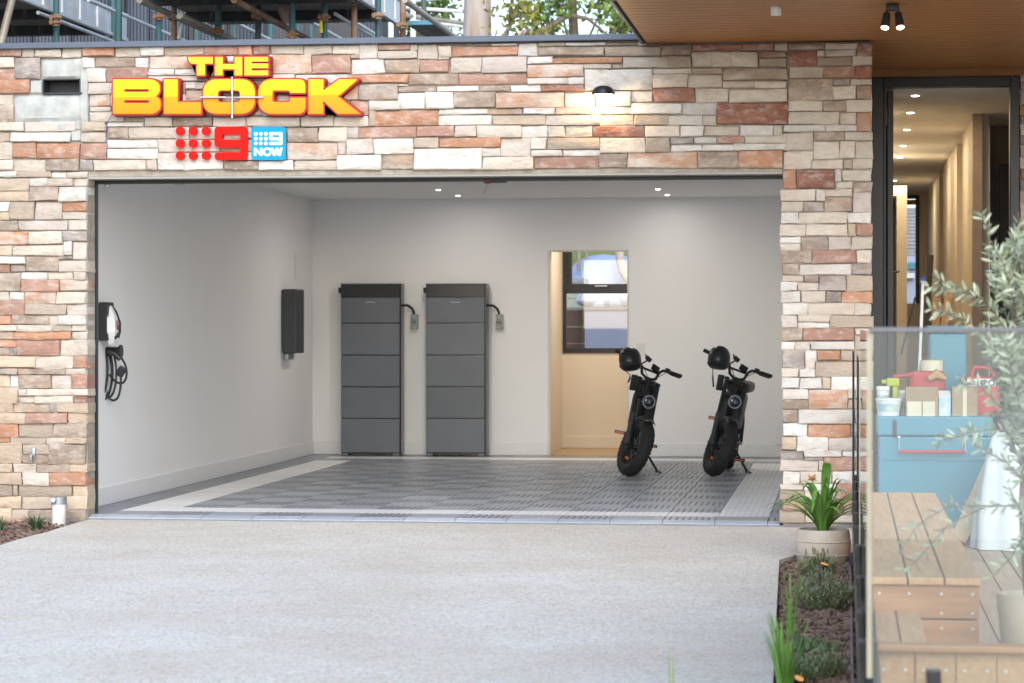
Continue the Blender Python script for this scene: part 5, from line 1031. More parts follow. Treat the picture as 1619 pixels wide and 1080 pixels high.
a_, b_ = dx(1421), dx(1525)
hd = MB().cyl((a_.x, yC - .05, dz(713)), (b_.x, yC - .05, dz(713)), .011, n=12); hdo = hd.build('handle', M['red'], tc_, True)
for q in (a_, b_): MB().cyl((q.x, yC - .05, dz(713)), (q.x, yC - .02, dz(692)), .004, n=8).box((q.x - .008, yC - .022, dz(694)), (q.x + .008, yC + .0, dz(689)), .002).build('handle_arm', M['chrome'], hdo, True)
for sx_ in (c0.x + .06, c1.x - .06): MB().cyl((sx_ - .02, yC + .06, DZ + .03), (sx_ + .02, yC + .06, DZ + .03), .03, n=14).build('wheel', M['rubber'], tc_, True)
def tub(px0, px1, pyt, pyb, dy, lab, mat=M['white'], lid=True):
    a_, b_ = dx(px0), dx(px1); r = (b_.x - a_.x) / 2; cx = (a_.x + b_.x) / 2; zb = zt_ + .001; ztp = zb + (dz(pyt) - dz(pyb))
    o = thing('plastic_tub', (cx, yC + dy, zb), lab, 'tub', 'white tubs on the tool chest')
    MB().lathe([(r * .82, 0), (r * .95, (ztp - zb) * .85), (r * .9, (ztp - zb) * .85)], (cx, yC + dy, zb), 20).build('tub', mat, o, True)
    if lid: MB().lathe([(r, (ztp - zb) * .86), (r, ztp - zb - .004), (r * .94, ztp - zb), (.001, ztp - zb)], (cx, yC + dy, zb), 20).build('lid', M['white'], o, True)
    MB().lathe([(r * .875, (ztp - zb) * .25), (r * .94, (ztp - zb) * .7)], (cx, yC + dy - .002, zb), 20).build('label_band', pmat('pale_label', (.6, .68, .55), .5, col2=(.3, .45, .6), scale=14), o, True)
tub(1384, 1426, 633, 661, .07, 'wide white tub at the front left of the tool chest')
tub(1386, 1408, 615, 661, .20, 'narrower white tub behind the wide one on the tool chest')
tub(1416, 1436, 622, 661, .30, 'greyish tub behind the drill on the tool chest')
def carton(px0, px1, pyt, pyb, dy, dep, mat, name, lab, cat, up=0.):
    a_, b_ = dx(px0), dx(px1); zb = zt_ + .001 + up; h_ = dz(pyt) - dz(pyb)
    o = thing(name, ((a_.x + b_.x) / 2, yC + dy, zb), lab, cat)
    MB().box((a_.x, yC + dy, zb), (b_.x, yC + dy + dep, zb + h_), .003).build('body', mat, o); return o, a_.x, b_.x, zb, h_
o, xa, xb, zb, h_ = carton(1432, 1483, 612, 658, .03, .16, M['card'], 'cardboard_box', 'brown cardboard box with paper label on the tool chest', 'box')
MB().box((xa + .01, yC + .027, zb + .0), (xa + .1, yC + .0299, zb + h_ * .5)).box((xa + .11, yC + .027, zb), (xb - .02, yC + .0299, zb + h_ * .5)).build('label', M['cream'], o)
o, xa, xb, zb, h_ = carton(1505, 1545, 612, 658, .04, .16, M['card'], 'cardboard_box', 'plain brown cardboard box right of the blue white carton', 'box')
MB().box(((xa + xb) / 2 - .012, yC + .038, zb), ((xa + xb) / 2 + .012, yC + .0399, zb + h_)).build('tape', M['cream'], o)
o, xa, xb, zb, h_ = carton(1484, 1503, 628, 658, .05, .1, pmat('white_blue_carton', (.7, .74, .8), .5, col2=(.3, .5, .75), scale=14), 'carton', 'small white and blue carton between two cardboard boxes', 'carton')
MB().add([(xa, yC + .05, zb + h_), (xb, yC + .05, zb + h_), (xb, yC + .1, zb + h_ + .04), (xa, yC + .1, zb + h_ + .04)], [(0, 1, 2, 3)]).build('flap', M['white'], o)
q = dx(1412); zq = dz(612)
dr_ = thing('cordless_drill', (q.x, yC + .2, zq - .1), 'lime yellow cordless drill standing on the tool chest', 'drill')
MB().box((q.x - .04, yC + .17, zq), (q.x + .045, yC + .23, zq + .055), .012).cyl((q.x - .04, yC + .2, zq + .03), (q.x - .07, yC + .2, zq + .03), .014).build('motor_body', M['lime'], dr_)
MB().box((q.x + .0, yC + .18, zq - .08), (q.x + .035, yC + .22, zq), .008).build('grip', M['lime'], dr_)
MB().box((q.x - .02, yC + .17, zt_ + .001), (q.x + .055, yC + .23, zq - .08), .006).build('battery_pack', M['black'], dr_)
# stacked red bags / grinder, bin, paper roll, red box behind
q0, q1 = dx(1440), dx(1497)
o = thing('red_tool_bag', ((q0.x + q1.x) / 2, yC + .38, zt_), 'red tool bag with long red handle lying on the tool chest', 'tool bag')
MB().box((q0.x, yC + .3, zt_ + .001), (q1.x, yC + .48, dz(588)), .03).build('bag', M['red'], o)
MB().tube([(dx(1414).x, yC + .3, dz(597)), (dx(1432).x, yC + .3, dz(596)), (q0.x + .02, yC + .31, dz(593))], .014, 8).build('handle', M['red'], o, True)
q = dx(1485); o = solo(MB().tube([(q.x - .06, yC + .27, dz(600)), (q.x - .01, yC + .27, dz(592)), (q.x + .05, yC + .28, dz(600))], [.02, .035, .012], 8), 'work_glove', pmat('tan_leather', (.62, .36, .17), .7), (q.x, yC + .27, dz(601)), 'tan work glove draped over the red tool bag', 'glove', smooth=True)
q = dx(1476); o = thing('paper_roll', (q.x, yC + .4, dz(588)), 'cream paper roll standing on the red tool bag', 'paper roll')
MB().cyl((q.x, yC + .4, dz(587.5)), (q.x, yC + .4, dz(571)), .074, n=24).build('roll', M['cream'], o, True)
MB().cyl((q.x, yC + .4, dz(571)), (q.x, yC + .4, dz(569)), .025, n=16).build('core', M['card'], o, True)
q = dx(1495, 16.9); zb = zt_ + .001
o = thing('wheelie_tub', (q.x, yC + .85, DZ), 'tall teal bin with lid standing behind the tool chest', 'bin')
q = at(1497, 560, yC + .85); rr = .125
MB().box((q.x - rr, yC + .7, DZ), (q.x + rr, yC + 1.0, at(1497, 527, yC + .85).z), .02).build('bin', M['teal'], o)
MB().box((q.x - rr - .012, yC + .685, at(1497, 526.5, yC + .85).z), (q.x + rr + .012, yC + 1.015, at(1497, 514.5, yC + .85).z), .012).build('lid', M['teal'], o)
q0, q1 = dx(1529), dx(1584); o = thing('red_tool_case', ((q0.x + q1.x) / 2, yC + .35, zt_), 'red tool case with white lettered label at the right of the chest', 'tool case')
zc0_, zc1_ = zt_ + .001, dz(580)
MB().box((q0.x, yC + .28, zc0_), (q1.x, yC + .5, zc1_ - .07), .012).build('case', M['red'], o)
MB().tube([(q0.x + .04, yC + .38, zc1_ - .075), (q0.x + .06, yC + .38, zc1_ - .01), (q1.x - .06, yC + .38, zc1_ - .01), (q1.x - .03, yC + .38, zc1_ - .075)], .016, 8).build('handle', M['red'], o, True)
MB().box((q0.x + .01, yC + .274, dz(612)), (q1.x - .03, yC + .2795, dz(600)), .001).build('label_plate', M['white'], o)
tcv = bpy.data.curves.new('lettering', 'FONT'); tcv.body = 'MBOX'; tcv.size = .055; tcv.offset = .002
to = bpy.data.objects.new('lettering', tcv); COL.objects.link(to)
me = bpy.data.meshes.new_from_object(to.evaluated_get(bpy.context.evaluated_depsgraph_get())); bpy.data.objects.remove(to)
me.materials.clear(); me.materials.append(M['black']); to = bpy.data.objects.new('lettering', me); COL.objects.link(to); to.parent = o
to.rotation_euler = (R(90), 0, 0); to.location = Vector((q0.x + .07, yC + .2725, dz(611))) - OFF[o.name]
# dust sheet and leaning timber by the chest
c = atd(1600, 700, 15.6); zb = DZ + .002
mbd = MB(); vs = []; nr = 40
rows = [(DZ + .004, 1.0), (.15, .93), (.32, .82), (.45, .70), (dz(692, 15.6), .52), (dz(684, 15.6), .38)]
for z, k in rows:
    for i in range(nr): a_ = 2 * math.pi * i / nr; rr = (.245 * k) * (1 + .07 * math.sin(7 * a_ + z * 3) * (1.2 - k * .2)); vs.append((c.x + rr * math.cos(a_), c.y + rr * .8 * math.sin(a_), z))
mbd.add(vs, [(j * nr + i, j * nr + (i + 1) % nr, (j + 1) * nr + (i + 1) % nr, (j + 1) * nr + i) for j in range(len(rows) - 1) for i in range(nr)] + [tuple(range((len(rows) - 1) * nr, len(rows) * nr))])
solo(mbd, 'dust_sheet', pmat('white_dust_sheet', (.74, .80, .82), .7, col2=(.66, .73, .76), scale=5), (c.x, c.y, DZ), 'white sheet draped to the deck right of the teal chest', 'sheet', smooth=True)
p0 = atd(1515, 848, 15.85); p1 = atd(1588, 690, 16.1)
plank((p0.x, p0.y, DZ + .03), p1, .10, .03, 'leaning_plank', pmat('raw_pine', (.55, .42, .27), .6, col2=(.48, .36, .22), scale=4), 'raw pine plank leaning at a slant between chest and white sheet', 'plank')
# ------------------------------------------------------------------ plants near the camera
def strap_plant(root, c, n_, rmin, rmax, h, seed, mat, wd=.016, name='leaf', yellow=0):
    r = random.Random(seed)
    for i in range(n_):
        a = r.uniform(0, 2 * math.pi); reach = r.uniform(rmin, rmax); hh = h * r.uniform(.6, 1.05) * (1.1 - .6 * reach / rmax); w_ = wd * r.uniform(.75, 1.15)
        pts = []; ws = []
        drop = r.uniform(.2, .9) * reach / rmax
        for k in range(9):
            t = k / 8; rr = reach * (t ** 1.35); z = hh * (math.sin(t * math.pi * (.5 + .38 * drop)) / 1.0)
            pts.append(Vector(c) + Vector((math.cos(a + .15 * t) * (rr + .015), math.sin(a + .15 * t) * (rr + .015), z))); ws.append(w_ * (.55 + .9 * t) * (1 - t ** 4) + .0008)
        MB().ribbon(pts, ws, (-math.sin(a), math.cos(a), 0), .35).build(name, M['leafy'] if i < yellow else mat, root, True)
c = atz(1301, 893, -.075); k_ = (c - CAM).length / F
pt = thing('potted_plant', c, 'strap leaved plant in a round ivory pot beside the stone pillar', 'potted plant')
R_ = 43.5 * k_; Hh = 56 * k_
MB().lathe([(R_ * .78, 0), (R_ * .9, Hh * .12), (R_ * .99, Hh * .42), (R_ * 1.0, Hh * .62), (R_ * .97, Hh * .85), (R_ * .93, Hh * .98), (R_ * .91, Hh), (R_ * .84, Hh), (R_ * .84, Hh * .88), (.001, Hh * .88)], c, 36).build('pot', M['potc'], pt, True)
for q in (.30, .68): MB().tube([c + Vector((R_ * (.965 if q < .5 else 1.0) * math.cos(R(a)), R_ * (.965 if q < .5 else 1.0) * math.sin(R(a)), Hh * q)) for a in range(0, 360, 12)], .0045, 6, True).build('pot_ring', M['potc'], pt, True)
MB().lathe([(.001, Hh * .9), (R_ * .83, Hh * .89)], c, 20).build('soil', M['mulch'], pt)
strap_plant(pt, c + Vector((0, 0, Hh * .88)), 28, .03, .20, .45, 21, M['leaf'], .014)
strap_plant(pt, c + Vector((0, 0, Hh * .88)), 26, .20, .38, .40, 22, M['leaf'], .014, yellow=2)
fp = atd(1284, 757, (c - CAM).length - .05)
MB().tube([c + Vector((0, 0, Hh * .88)), c.lerp(fp, .6) + Vector((.01, 0, .05)), fp], .004, 6).build('flower_stalk', M['leaf'], pt, True)
fm_ = MB()
fr_ = random.Random(9)
for k in range(16):
    dv = Vector((fr_.uniform(-1, 1), fr_.uniform(-1, 1), fr_.uniform(-.3, 1))).normalized(); fm_.tube([fp, fp + dv * .018, fp + dv * .034], [.003, .006, .002], 6)
fm_.build('faded_flower', pmat('faded_orange_flower', (.62, .30, .16), .7, col2=(.5, .35, .2), scale=40), pt, True)
def tuft(px, py, z, n_, h, spread, seed, mat, lab, name='grass_clump', wd=.004):
    c = atz(px, py, z); r = random.Random(seed); o = thing(name, c, lab, 'grass')
    mb = MB()
    for i in range(n_):
        a = r.uniform(0, 6.283); rch = spread * r.random() ** .6; hh = h * r.uniform(.6, 1.05); b0 = Vector(c) + Vector((math.cos(a), math.sin(a), 0)) * .02 * r.random()
        pts = [b0 + Vector((math.cos(a) * rch * t ** 1.5, math.sin(a) * rch * t ** 1.5, hh * (t - .18 * t ** 3 * (rch / spread)))) for t in (0, .3, .6, .85, 1)]
        mb.ribbon(pts, [wd, wd, wd * .8, wd * .5, .0004], (-math.sin(a), math.cos(a), 0), .3)
    mb.build('blades', mat, o, True); return o
tuft(58, 840, -.06, 90, .13, .11, 31, M['grassb'], 'blue green grass tuft at the foot of the left stone pier')
tuft(-2, 842, -.06, 50, .13, .08, 32, M['grassb'], 'grass tuft cut by the left edge of the frame')
tuft(1241, 1115, -.07, 26, .42, .10, 33, M['leaf'], 'tall upright green blades at the front of the planting bed', wd=.008)
tuft(1252, 1010, -.07, 9, .36, .08, 34, M['leaf'], 'few slender green blades rising in the middle of the bed', wd=.005)
tuft(1266, 1060, -.07, 8, .22, .05, 35, M['grassb'], 'broad grey green blades behind the front garden light', wd=.011)
tuft(1063, 1110, ZD - .02, 3, .26, .02, 36, M['lav'], 'single thin grass stalk standing before the driveway', wd=.003)
def herb(px, py, z, n_, h, spread, seed, mat, lab, heads=None, dense=9):
    c = atz(px, py, z); r = random.Random(seed); o = thing('herb_bush', c, lab, 'bush'); mb = MB(); fl = MB(); stm = MB()
    for i in range(n_):
        a = r.uniform(0, 6.283); rch = spread * math.sqrt(r.random()); hh = h * (1 - .45 * (rch / spread) ** 2) * r.uniform(.6, 1.08)
        p0 = Vector(c) + Vector((math.cos(a), math.sin(a), 0)) * rch * .55; p1 = Vector(c) + Vector((math.cos(a) * rch, math.sin(a) * rch, hh))
        stm.cyl(p0, p1, .0012, .0008, 4, False)
        for k in range(dense):
            t = .15 + .85 * k / dense; p = p0.lerp(p1, t); b = r.uniform(0, 6.28); l = r.uniform(.012, .026)
            d = Vector((math.cos(b), math.sin(b), .8)) * l; s_ = Vector((-math.sin(b), math.cos(b), 0)) * .0022
            mb.add([p - s_, p + s_, p + d * .6 + s_ * 1.1, p + d, p + d * .6 - s_ * 1.1], [(0, 1, 2, 3, 4)])
        if heads and r.random() < .3: fl.cyl(p1, p1 + Vector((0, 0, .025)), .006, .003, 6)
    mb.build('foliage', mat, o); stm.build('stems', M['bark'], o)
    if heads: fl.build('flower_heads', heads, o, kind='stuff')
herb(1303, 968, -.07, 280, .22, .165, 41, M['lav'], 'grey green bushy herb in front of the ivory pot')
herb(1292, 915, -.07, 150, .15, .12, 42, M['lav'], 'seedy dry herb right against the ivory pot', M['lavf'])
herb(1288, 1035, -.07, 160, .07, .12, 43, M['succ'], 'low pale green groundcover in the middle of the bed', dense=7)
herb(1302, 1075, -.07, 150, .14, .10, 44, M['lav'], 'low grey green herb near the front of the bed')
herb(1262, 1085, -.07, 120, .11, .08, 45, M['succ'], 'pale green herb at the front left of the bed')
def gardenlight(px0, py0, px1, py1, d, lab):
    a_, b_ = atd(px0, py0, d), atd(px1, py1, d - .02); o = thing('garden_spotlight', a_, lab, 'garden light', 'garden spike lights'); dv = (b_ - a_).normalized()
    MB().cyl(a_, b_, .017, .021, 16).build('lamp_body', M['batterydark'], o, True)
    MB().cyl(b_ - dv * .002, b_ + dv * .004, .0185, n=16).build('lens', M['uplight'], o, True)
    MB().cyl((a_.x, a_.y, -.09), a_ + dv * .02, .006, n=8).build('spike', M['black'], o, True)
gardenlight(1290, 935, 1303, 892, 12.9, 'dark green spike light with glowing top behind the herb bush')
gardenlight(1253, 1096, 1263, 1073, 9.6, 'spike light with glowing top at the bottom edge of the bed')
for i_, (px, py) in enumerate(((1350, 905), (1249, 897))):
    pass
solo(MB().lathe([(.001, 0), (.03, 0), (.035, .1), (.03, .11), (.001, .11)], atz(1352, 905, -.07), 14), 'black_pot', M['plastic'], atz(1352, 905, -.07), 'small dark pot half hidden between ivory pot and glass', 'pot', smooth=True)
# olive tree in a pale pot on the deck
od = 9.55; oc = atd(1626, 960, od); ob = Vector((oc.x, oc.y, DZ))
ot = thing('olive_tree', ob, 'young olive tree in a pale pot behind the glass at right', 'tree')
rz_ = atd(1600, 938, od).z - DZ
MB().lathe([(.065, 0), (.09, .02), (.11, rz_ * .75), (.115, rz_ * .8), (.12, rz_), (.108, rz_), (.105, rz_ * .9), (.001, rz_ * .9)], ob, 32).build('pot', M['potc'], ot, True)
tw = MB(); lv = MB(); ro = random.Random(77)
trk = [ob + Vector((0, 0, rz_ * .85)), atd(1616, 800, od), atd(1622, 690, od + .03), atd(1610, 590, od), atd(1616, 500, od + .05), atd(1622, 380, od)]
tw.tube(trk, [.016, .014, .012, .009, .006, .004], 8)
def olive_twig(path, r0=.0035, dens=1.0):
    path = [Vector(p) for p in path]; tw.tube(path, [r0 * (1 - .7 * i / (len(path) - 1)) for i in range(len(path))], 5)
    for i in range(len(path) - 1):
        L = (path[i + 1] - path[i]).length; k = max(1, int(L / .016 * dens))
        for j in range(k):
            p = path[i].lerp(path[i + 1], (j + ro.random() * .6) / k); d0 = (path[i + 1] - path[i]).normalized()
            for s in (0, 1):
                a = ro.uniform(0, 6.28); o1 = d0.orthogonal().normalized(); o2 = d0.cross(o1); sd = (o1 * math.cos(a) + o2 * math.sin(a)) * (1 if s else -1)
                d = (sd * .85 + d0 * ro.uniform(.35, .9)).normalized(); l = ro.uniform(.035, .06); w_ = l * .105; n_ = d.cross(Vector((ro.uniform(-1, 1), ro.uniform(-1, 1), ro.uniform(-1, 1)))).normalized() * w_
                lv.add([p, p + d * l * .3 + n_, p + d * l * .7 + n_ * .9, p + d * l, p + d * l * .7 - n_ * .9, p + d * l * .3 - n_], [(0, 1, 2, 3, 4, 5)])
def P_(*q): return [atd(x, y, od + dd) for x, y, dd in q]
tws = [((1616, 560, 0), (1604, 480, -.1), (1588, 420, -.15), (1562, 375, -.2), (1552, 336, -.22)), ((1604, 490, -.1), (1580, 440, -.05), (1566, 400, 0)), ((1622, 600, 0), (1590, 520, -.1), (1556, 474, -.15), (1510, 458, -.18), (1462, 452, -.2)), ((1556, 474, -.15), (1500, 448, -.1), (1476, 440, -.1)),
       ((1610, 600, 0), (1560, 530, -.1), (1510, 500, -.12), (1468, 486, -.15)), ((1622, 480, .05), (1614, 430, .05), (1602, 385, 0), (1612, 345, 0)), ((1620, 640, 0), (1592, 560, -.1), (1570, 500, -.1), (1575, 440, -.1)), ((1618, 620, 0), (1600, 540, .1), (1585, 480, .12)),
       ((1622, 700, 0), (1580, 640, -.1), (1548, 610, -.15), (1515, 605, -.2)), ((1622, 720, 0), (1590, 680, -.1), (1555, 680, -.15), (1510, 690, -.2), (1480, 700, -.2)), ((1622, 700, .1), (1600, 640, .1), (1575, 590, .1), (1560, 560, .1)), ((1620, 760, 0), (1590, 730, -.1), (1560, 715, -.1), (1535, 700, -.1)),
       ((1620, 660, -.1), (1600, 600, -.2), (1590, 540, -.2)), ((1624, 560, .1), (1612, 500, .1), (1604, 440, .1)), ((1618, 800, 0), (1560, 800, -.15), (1500, 800, -.2), (1450, 830, -.25), (1425, 870, -.25)), ((1560, 800, -.15), (1500, 830, -.2), (1455, 880, -.25), (1430, 905, -.25)), ((1618, 820, 0), (1600, 780, -.1), (1592, 760, -.1)), ((1616, 850, 0), (1600, 880, -.12), (1570, 910, -.2)), ((1616, 860, 0), (1620, 820, -.15), (1606, 790, -.2)), ((1618, 700, 0), (1605, 650, .05), (1610, 590, .05)), ((1622, 760, .05), (1602, 700, .02), (1584, 660, .0), (1570, 650, 0))]
for q in tws: olive_twig(P_(*q), dens=.8 if q[0][1] >= 780 else 1.6)
for k in range(34):
    x0, y0, = ro.uniform(1590, 1640), ro.uniform(430, 740); olive_twig(P_((x0, y0, 0), (x0 - ro.uniform(-20, 25), y0 - 30, ro.uniform(-.2, .2)), (x0 - ro.uniform(-30, 40), y0 - 65, ro.uniform(-.25, .25))), dens=1)
tw.build('trunk', M['bark'], ot, True); lv.build('crown', M['olive'], ot)
# ------------------------------------------------------------------ scaffold behind the parapet
teal = pmat('weathered_green_tube', (.04, .115, .125), .6, col2=(.15, .10, .06), scale=3.5, contrast=(.52, .7), stretch=(1, 1, .4))
rust = pmat('rusty_tube', (.32, .22, .15), .75, col2=(.19, .085, .035), scale=5, contrast=(.4, .62))
galv = pmat('dull_galvanised_tube', (.40, .37, .33), .55, metal=.3, col2=(.28, .22, .16), scale=4)
alu = pmat('pale_aluminium_beam', (.55, .58, .60), .5, metal=.1, col2=(.42, .44, .46), scale=5)
ply = pmat('dirty_deck_ply', (.24, .20, .165), .85, col2=(.14, .115, .09), scale=3, stretch=(8, 1, 1))
sca = thing('scaffold', (-5.5, 4.5, 0), 'scaffold of green tubes, pale beams and plank decks behind the garage roof', 'scaffold')
def standard(px, d, mat=teal, r=.025, lean=0):
    a_, b_ = atd(px, 70, d), atd(px, -60, d); MB().cyl((a_.x, a_.y, 2.9), (b_.x + lean, b_.y, b_.z + .6), r, n=12).build('standard', mat, sca, True)
def coupler(px, py, d, mat=rust):
    p = atd(px, py, d); MB().cyl(p + Vector((0, 0, -.028)), p + Vector((0, 0, .028)), .032, n=10).cyl(p + Vector((-.05, -.03, 0)), p + Vector((.055, -.03, 0)), .012, n=8).box(p + Vector((-.045, -.045, -.02)), p + Vector((-.02, .02, .02)), .004).build('coupler', mat, sca)
def line_y(px, py, d0, d1, r, mat, name):      # a tube running straight back from the seen point
    p = atd(px, py, d0); MB().cyl(p, (p.x, p.y + (d1 - d0), p.z), r, n=10).build(name, mat, sca, True)
for px, d, m_ in ((89, 20.6, teal), (188, 20.4, teal), (179, 22.5, teal), (251, 22.4, teal), (275, 20.8, rust), (311, 24, teal), (345, 20.6, teal), (371, 24.5, teal), (408, 20.8, teal), (462, 20.2, teal), (428, 24, teal), (472, 24.6, teal), (492, 24.2, teal), (513, 20.4, teal), (560, 20.6, rust), (598, 20.8, teal), (637, 21, rust), (670, 23, teal)): standard(px, d, m_)
a_, b_ = atd(20, -6, 19.6), atd(2, 66, 19.6); MB().cyl(a_ + (a_ - b_) * .6, b_ + (b_ - a_) * .3, .03, n=12).build('brace', galv, sca, True)
a_, b_ = atd(290, 30, 20.7), atd(283, 62, 20.7); MB().cyl(a_, b_, .02, n=10).build('brace', alu, sca, True)
for px, py, d0, d1 in ((140, 0, 21, 25), (300, 0, 21, 25), (430, 0, 20.8, 24), (505, 0, 21, 24), (60, 20, 20.4, 24), (530, 22, 20.6, 24)): line_y(px, py, d0, d1, .016, alu, 'guard_rail')
for px, py, d in ((89, 28, 20.5), (89, 36, 20.5), (275, 28, 20.7), (252, 27, 22.3), (374, 30, 24.3), (410, 24, 20.7), (462, 55, 20.1), (408, 26, 20.7), (513, 28, 20.3), (560, 3, 20.5), (598, 25, 20.7), (637, 40, 20.9), (345, 50, 20.5)): coupler(px, py, d)
for px, py, d0, d1, r, m_, nm in ((220, 0, 20.8, 26, .026, galv, 'guard_rail'), (283, 26, 21.2, 24, .022, galv, 'guard_rail'), (370, 0, 20.8, 25, .026, rust, 'guard_rail'), (285, 24.5, 21.2, 25.5, .024, galv, 'guard_rail'), (640, 0, 20.9, 24, .024, galv, 'guard_rail')): line_y(px, py, d0 - 1.5, d1, r, m_, nm)
def deckbay(px, py, d0, d1, wd, nb):           # deck going straight back: outer pale beam at the seen line, planks inwards to the left
    p = atd(px, py, d0); z = p.z; y1 = p.y + d1 - d0
    MB().box((p.x - .02, p.y - 1.5, z), (p.x + .02, y1, z + .03), .004).box((p.x - .02, p.y - 1.5, z + .22), (p.x + .02, y1, z + .25), .004).box((p.x - .004, p.y - 1.5, z + .03), (p.x + .004, y1, z + .22)).build('edge_beam', alu, sca)
    k = 0
    while k * .5 < (d1 - d0 + 1.4): MB().box((p.x + .0045, p.y - 1.45 + k * .5, z + .03), (p.x + .018, p.y - 1.43 + k * .5, z + .22)).build('beam_stiffener', M['white'], sca); k += 1
    for i in range(nb): MB().box((p.x - .05 - (i + 1) * .235, p.y - 1.5, z + .05), (p.x - .05 - i * .235 - .012, y1 - .1, z + .09), .004).build('plank', ply, sca, loc=(p.x - i * .235, p.y, z))
    yy = p.y - 1.2
    while yy < y1: MB().box((p.x - .05 - nb * .235, yy, z - .03), (p.x - .03, yy + .05, z + .049), .004).build('transom', pmat('dark_steel', (.05, .05, .05), .7) if 'dark_steel' not in bpy.data.materials else bpy.data.materials['dark_steel'], sca); yy += 1.1
deckbay(31, 0, 20, 23.0, 1.0, 7)
deckbay(568, 0, 20.2, 22.2, 1.0, 7)
p = atd(648, 40, 21.2)
MB().box((p.x - .02, p.y, p.z), (p.x + .22, p.y + 1.8, p.z + .03), .004).build('plank', ply, sca); MB().box((p.x - .02, p.y - .03, p.z - .002), (p.x + .22, p.y - .0005, p.z + .035), .003).build('plank_end', M['teal'], sca)
for (x0, y0, x1, y1, r_, m_) in ((600, 10, 730, 18, .02, M['white']), (640, 24, 730, 37, .024, galv), (650, 33, 730, 42, .018, M['white']), (610, 5, 700, -3, .018, M['white'])): MB().cyl(atd(x0, y0, 24.5), atd(x1, y1, 25.2), r_, n=8).build('ledger', m_, sca, True)
for px in (618, 653): MB().cyl(atd(px, 70, 24.6), atd(px, -30, 24.6), .028, n=8).build('standard', M['white'], sca, True)
MB().tube([atd(509, 25, 20.3), atd(507, 40, 20.3), atd(508, 52, 20.3)], .014, 6).build('yellow_tie', pmat('yellow_strap', (.75, .65, .02), .5), sca, True)
p = atd(452, 8, 20.4); MB().lathe([(.001, -.16), (.03, -.13), (.07, -.05), (.06, .06), (.03, .12), (.001, .13)], p, 10).build('hanging_bag', pmat('dusty_pink_cloth', (.30, .22, .20), .9, col2=(.2, .14, .13), scale=20, bump=.6), sca, True)
# corrugated cladding sheets behind the scaffold
cl_ = thing('unfinished_house', (-6, 10, 0), 'blue grey corrugated cladding of an unfinished house behind the scaffold', 'house')
csm = pmat('blue_grey_corrugated', (.075, .095, .13), .6, metal=.1, col2=(.10, .12, .155), scale=2, rand=.14)
px = -70
while px < 560:
    w_ = 62; a_, c_ = atd(px, 120, 27.0), atd(px + w_, -120, 27.0); mb = MB(); n_ = 44; vs = []
    for i in range(n_ + 1):
        u = i / n_; x = a_.x + (c_.x - a_.x) * u; y = a_.y + .014 * (1 if (i // 2) % 2 else -1) * 1.0
        vs += [(x, y, 0), (x, y, 6)]
    mb.add(vs, [(2 * i, 2 * i + 2, 2 * i + 3, 2 * i + 1) for i in range(n_)])
    mb.build('cladding_sheet', csm, cl_, loc=(a_.x, a_.y, 3)); px += w_ - .5
MB().box((atd(-70, 0, 27).x, atd(60, 0, 27.2).y + .12, 0), (atd(560, 0, 27).x, atd(60, 0, 27.2).y + 3, 5.9)).build('house_core', pmat('dark_core', (.08, .08, .085), .9), cl_)
MB().box((atd(180, 60, 26.8).x, atd(180, 60, 26.9).y - .05, 0), (atd(195, 60, 26.8).x, atd(180, 60, 26.9).y, 6)).box((atd(297, 60, 26.8).x, atd(297, 60, 26.9).y - .05, 0), (atd(304, 60, 26.8).x, atd(297, 60, 26.9).y, 6)).build('black_strip', M['black'], cl_)
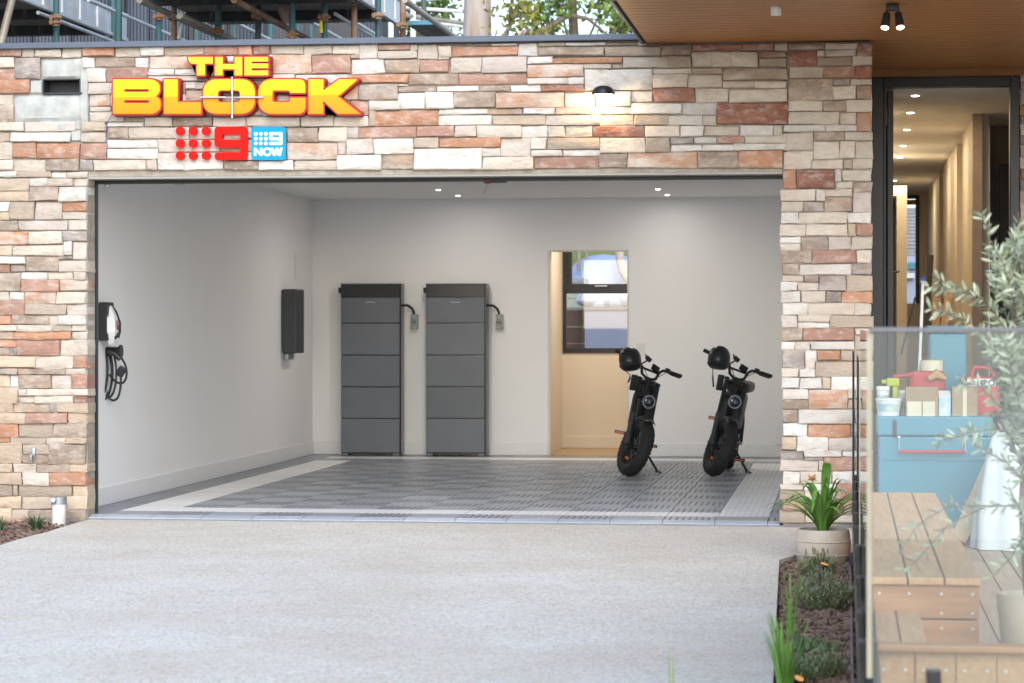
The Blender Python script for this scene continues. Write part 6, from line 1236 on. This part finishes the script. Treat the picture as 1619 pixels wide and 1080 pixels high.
# ------------------------------------------------------------------ trees behind
def tree(px, d, trunk_r, tmat, blobs, nleaf, lmat, lab, seed, lsize=.14, lean=0, branches=()):
    r = random.Random(seed); b = atd(px, 400, d); o = thing('gum_tree' if tmat is M['gum'] else 'leafy_tree', (b.x, b.y, -.15), lab, 'tree')
    t = MB(); top = max(atd(q[0], q[1], d).z for q in blobs) + .5
    pts = [Vector((b.x + lean * k / 6 + .04 * math.sin(k * 1.7), b.y, -.2 + (top + .2) * k / 6)) for k in range(7)]
    t.tube(pts, [trunk_r * (1.25 - .75 * k / 6) for k in range(7)], 16)
    lf = MB()
    for (bx, by, rx, rz_, ww) in blobs:
        c = atd(bx, by, d + r.uniform(-1, 1)); k = d / F; j = min(range(7), key=lambda q: abs(pts[q].z - (c.z - 1.2))); t.tube([pts[j], pts[j].lerp(c, .5) + Vector((0, 0, -.2)), c], [trunk_r * .3, trunk_r * .18, trunk_r * .06], 7)
        for _ in range(5):
            e = c + Vector((r.uniform(-1, 1) * rx * k, r.uniform(-1, 1), r.uniform(-1, 1) * rz_ * k)); t.tube([c.lerp(pts[j], .2), c.lerp(e, .6) + Vector((0, 0, .1)), e], [trunk_r * .09, trunk_r * .06, .01], 5)
        for cl in range(int(ww * 26)):
            v = Vector((r.gauss(0, .5), r.gauss(0, .5), r.gauss(0, .5))); cc = c + Vector((v.x * rx * k, v.y * rx * k, v.z * rz_ * k)); cr_ = r.uniform(.15, .42)
            for _ in range(int(nleaf / 26)):
                p = cc + Vector((r.gauss(0, .5), r.gauss(0, .5), r.gauss(0, .4))) * cr_; dv = Vector((r.uniform(-1, 1), r.uniform(-1, 1), r.uniform(-1.2, .4))).normalized(); s_ = dv.cross(Vector((r.uniform(-1, 1), r.uniform(-1, 1), r.uniform(-1, 1)))).normalized(); l = lsize * r.uniform(.6, 1.2)
                lf.add([p, p + dv * l * .5 + s_ * l * .24, p + dv * l, p + dv * l * .5 - s_ * l * .24], [(0, 1, 2, 3)])
    t.build('trunk', tmat, o, True); lf.build('crown', lmat, o)
lg = lambda nme, a, c: pmat(nme, a, .55, col2=c, scale=1.2)
tree(752, 36, .29, M['gum'], [(818, 20, 26, 40, .9), (842, 60, 22, 8, .5), (790, -150, 90, 40, 2)], 300, lg('yellow_green_leaf', (.20, .22, .05), (.27, .25, .045)), 'pale smooth trunked gum tree behind the garage roof', 51, .13)
tree(668, 41, .16, M['bark'], [(655, 40, 22, 35, 1.2), (690, 40, 14, 24, .9), (690, 5, 12, 16, .5), (640, 0, 30, 30, .8)], 420, lg('mid_green_leaf', (.075, .14, .025), (.12, .19, .035)), 'dark green leafy tree between the scaffold and the gum tree', 52, .15)
tree(905, 40, .13, M['bark'], [(850, 20, 16, 16, .5), (885, 2, 26, 9, .6), (868, 40, 14, 8, .3), (955, 6, 24, 13, .8), (985, 34, 16, 12, .5), (1010, 10, 30, 30, .8)], 300, lg('fresh_green_leaf', (.12, .20, .035), (.18, .25, .055)), 'light green leafy tree with sky gaps left of the porch roof', 53, .15)
tree(1010, 48, .15, M['bark'], [(975, 40, 16, 12, .4), (1030, 20, 30, 30, 1.0)], 300, lg('olive_green_leaf', (.11, .17, .04), (.16, .21, .06)), 'farther green tree at the left end of the porch roof', 54, .16)
p = atd(880, 40, 40)
MB().tube([atd(x, y, 39.5) for x, y in ((820, 70), (865, 45), (900, 24), (930, 30), (960, 55))], [.06, .05, .045, .03, .015], 7).build('limb', M['bark'], bpy.data.objects['leafy_tree.001'] if 'leafy_tree.001' in bpy.data.objects else None, True)
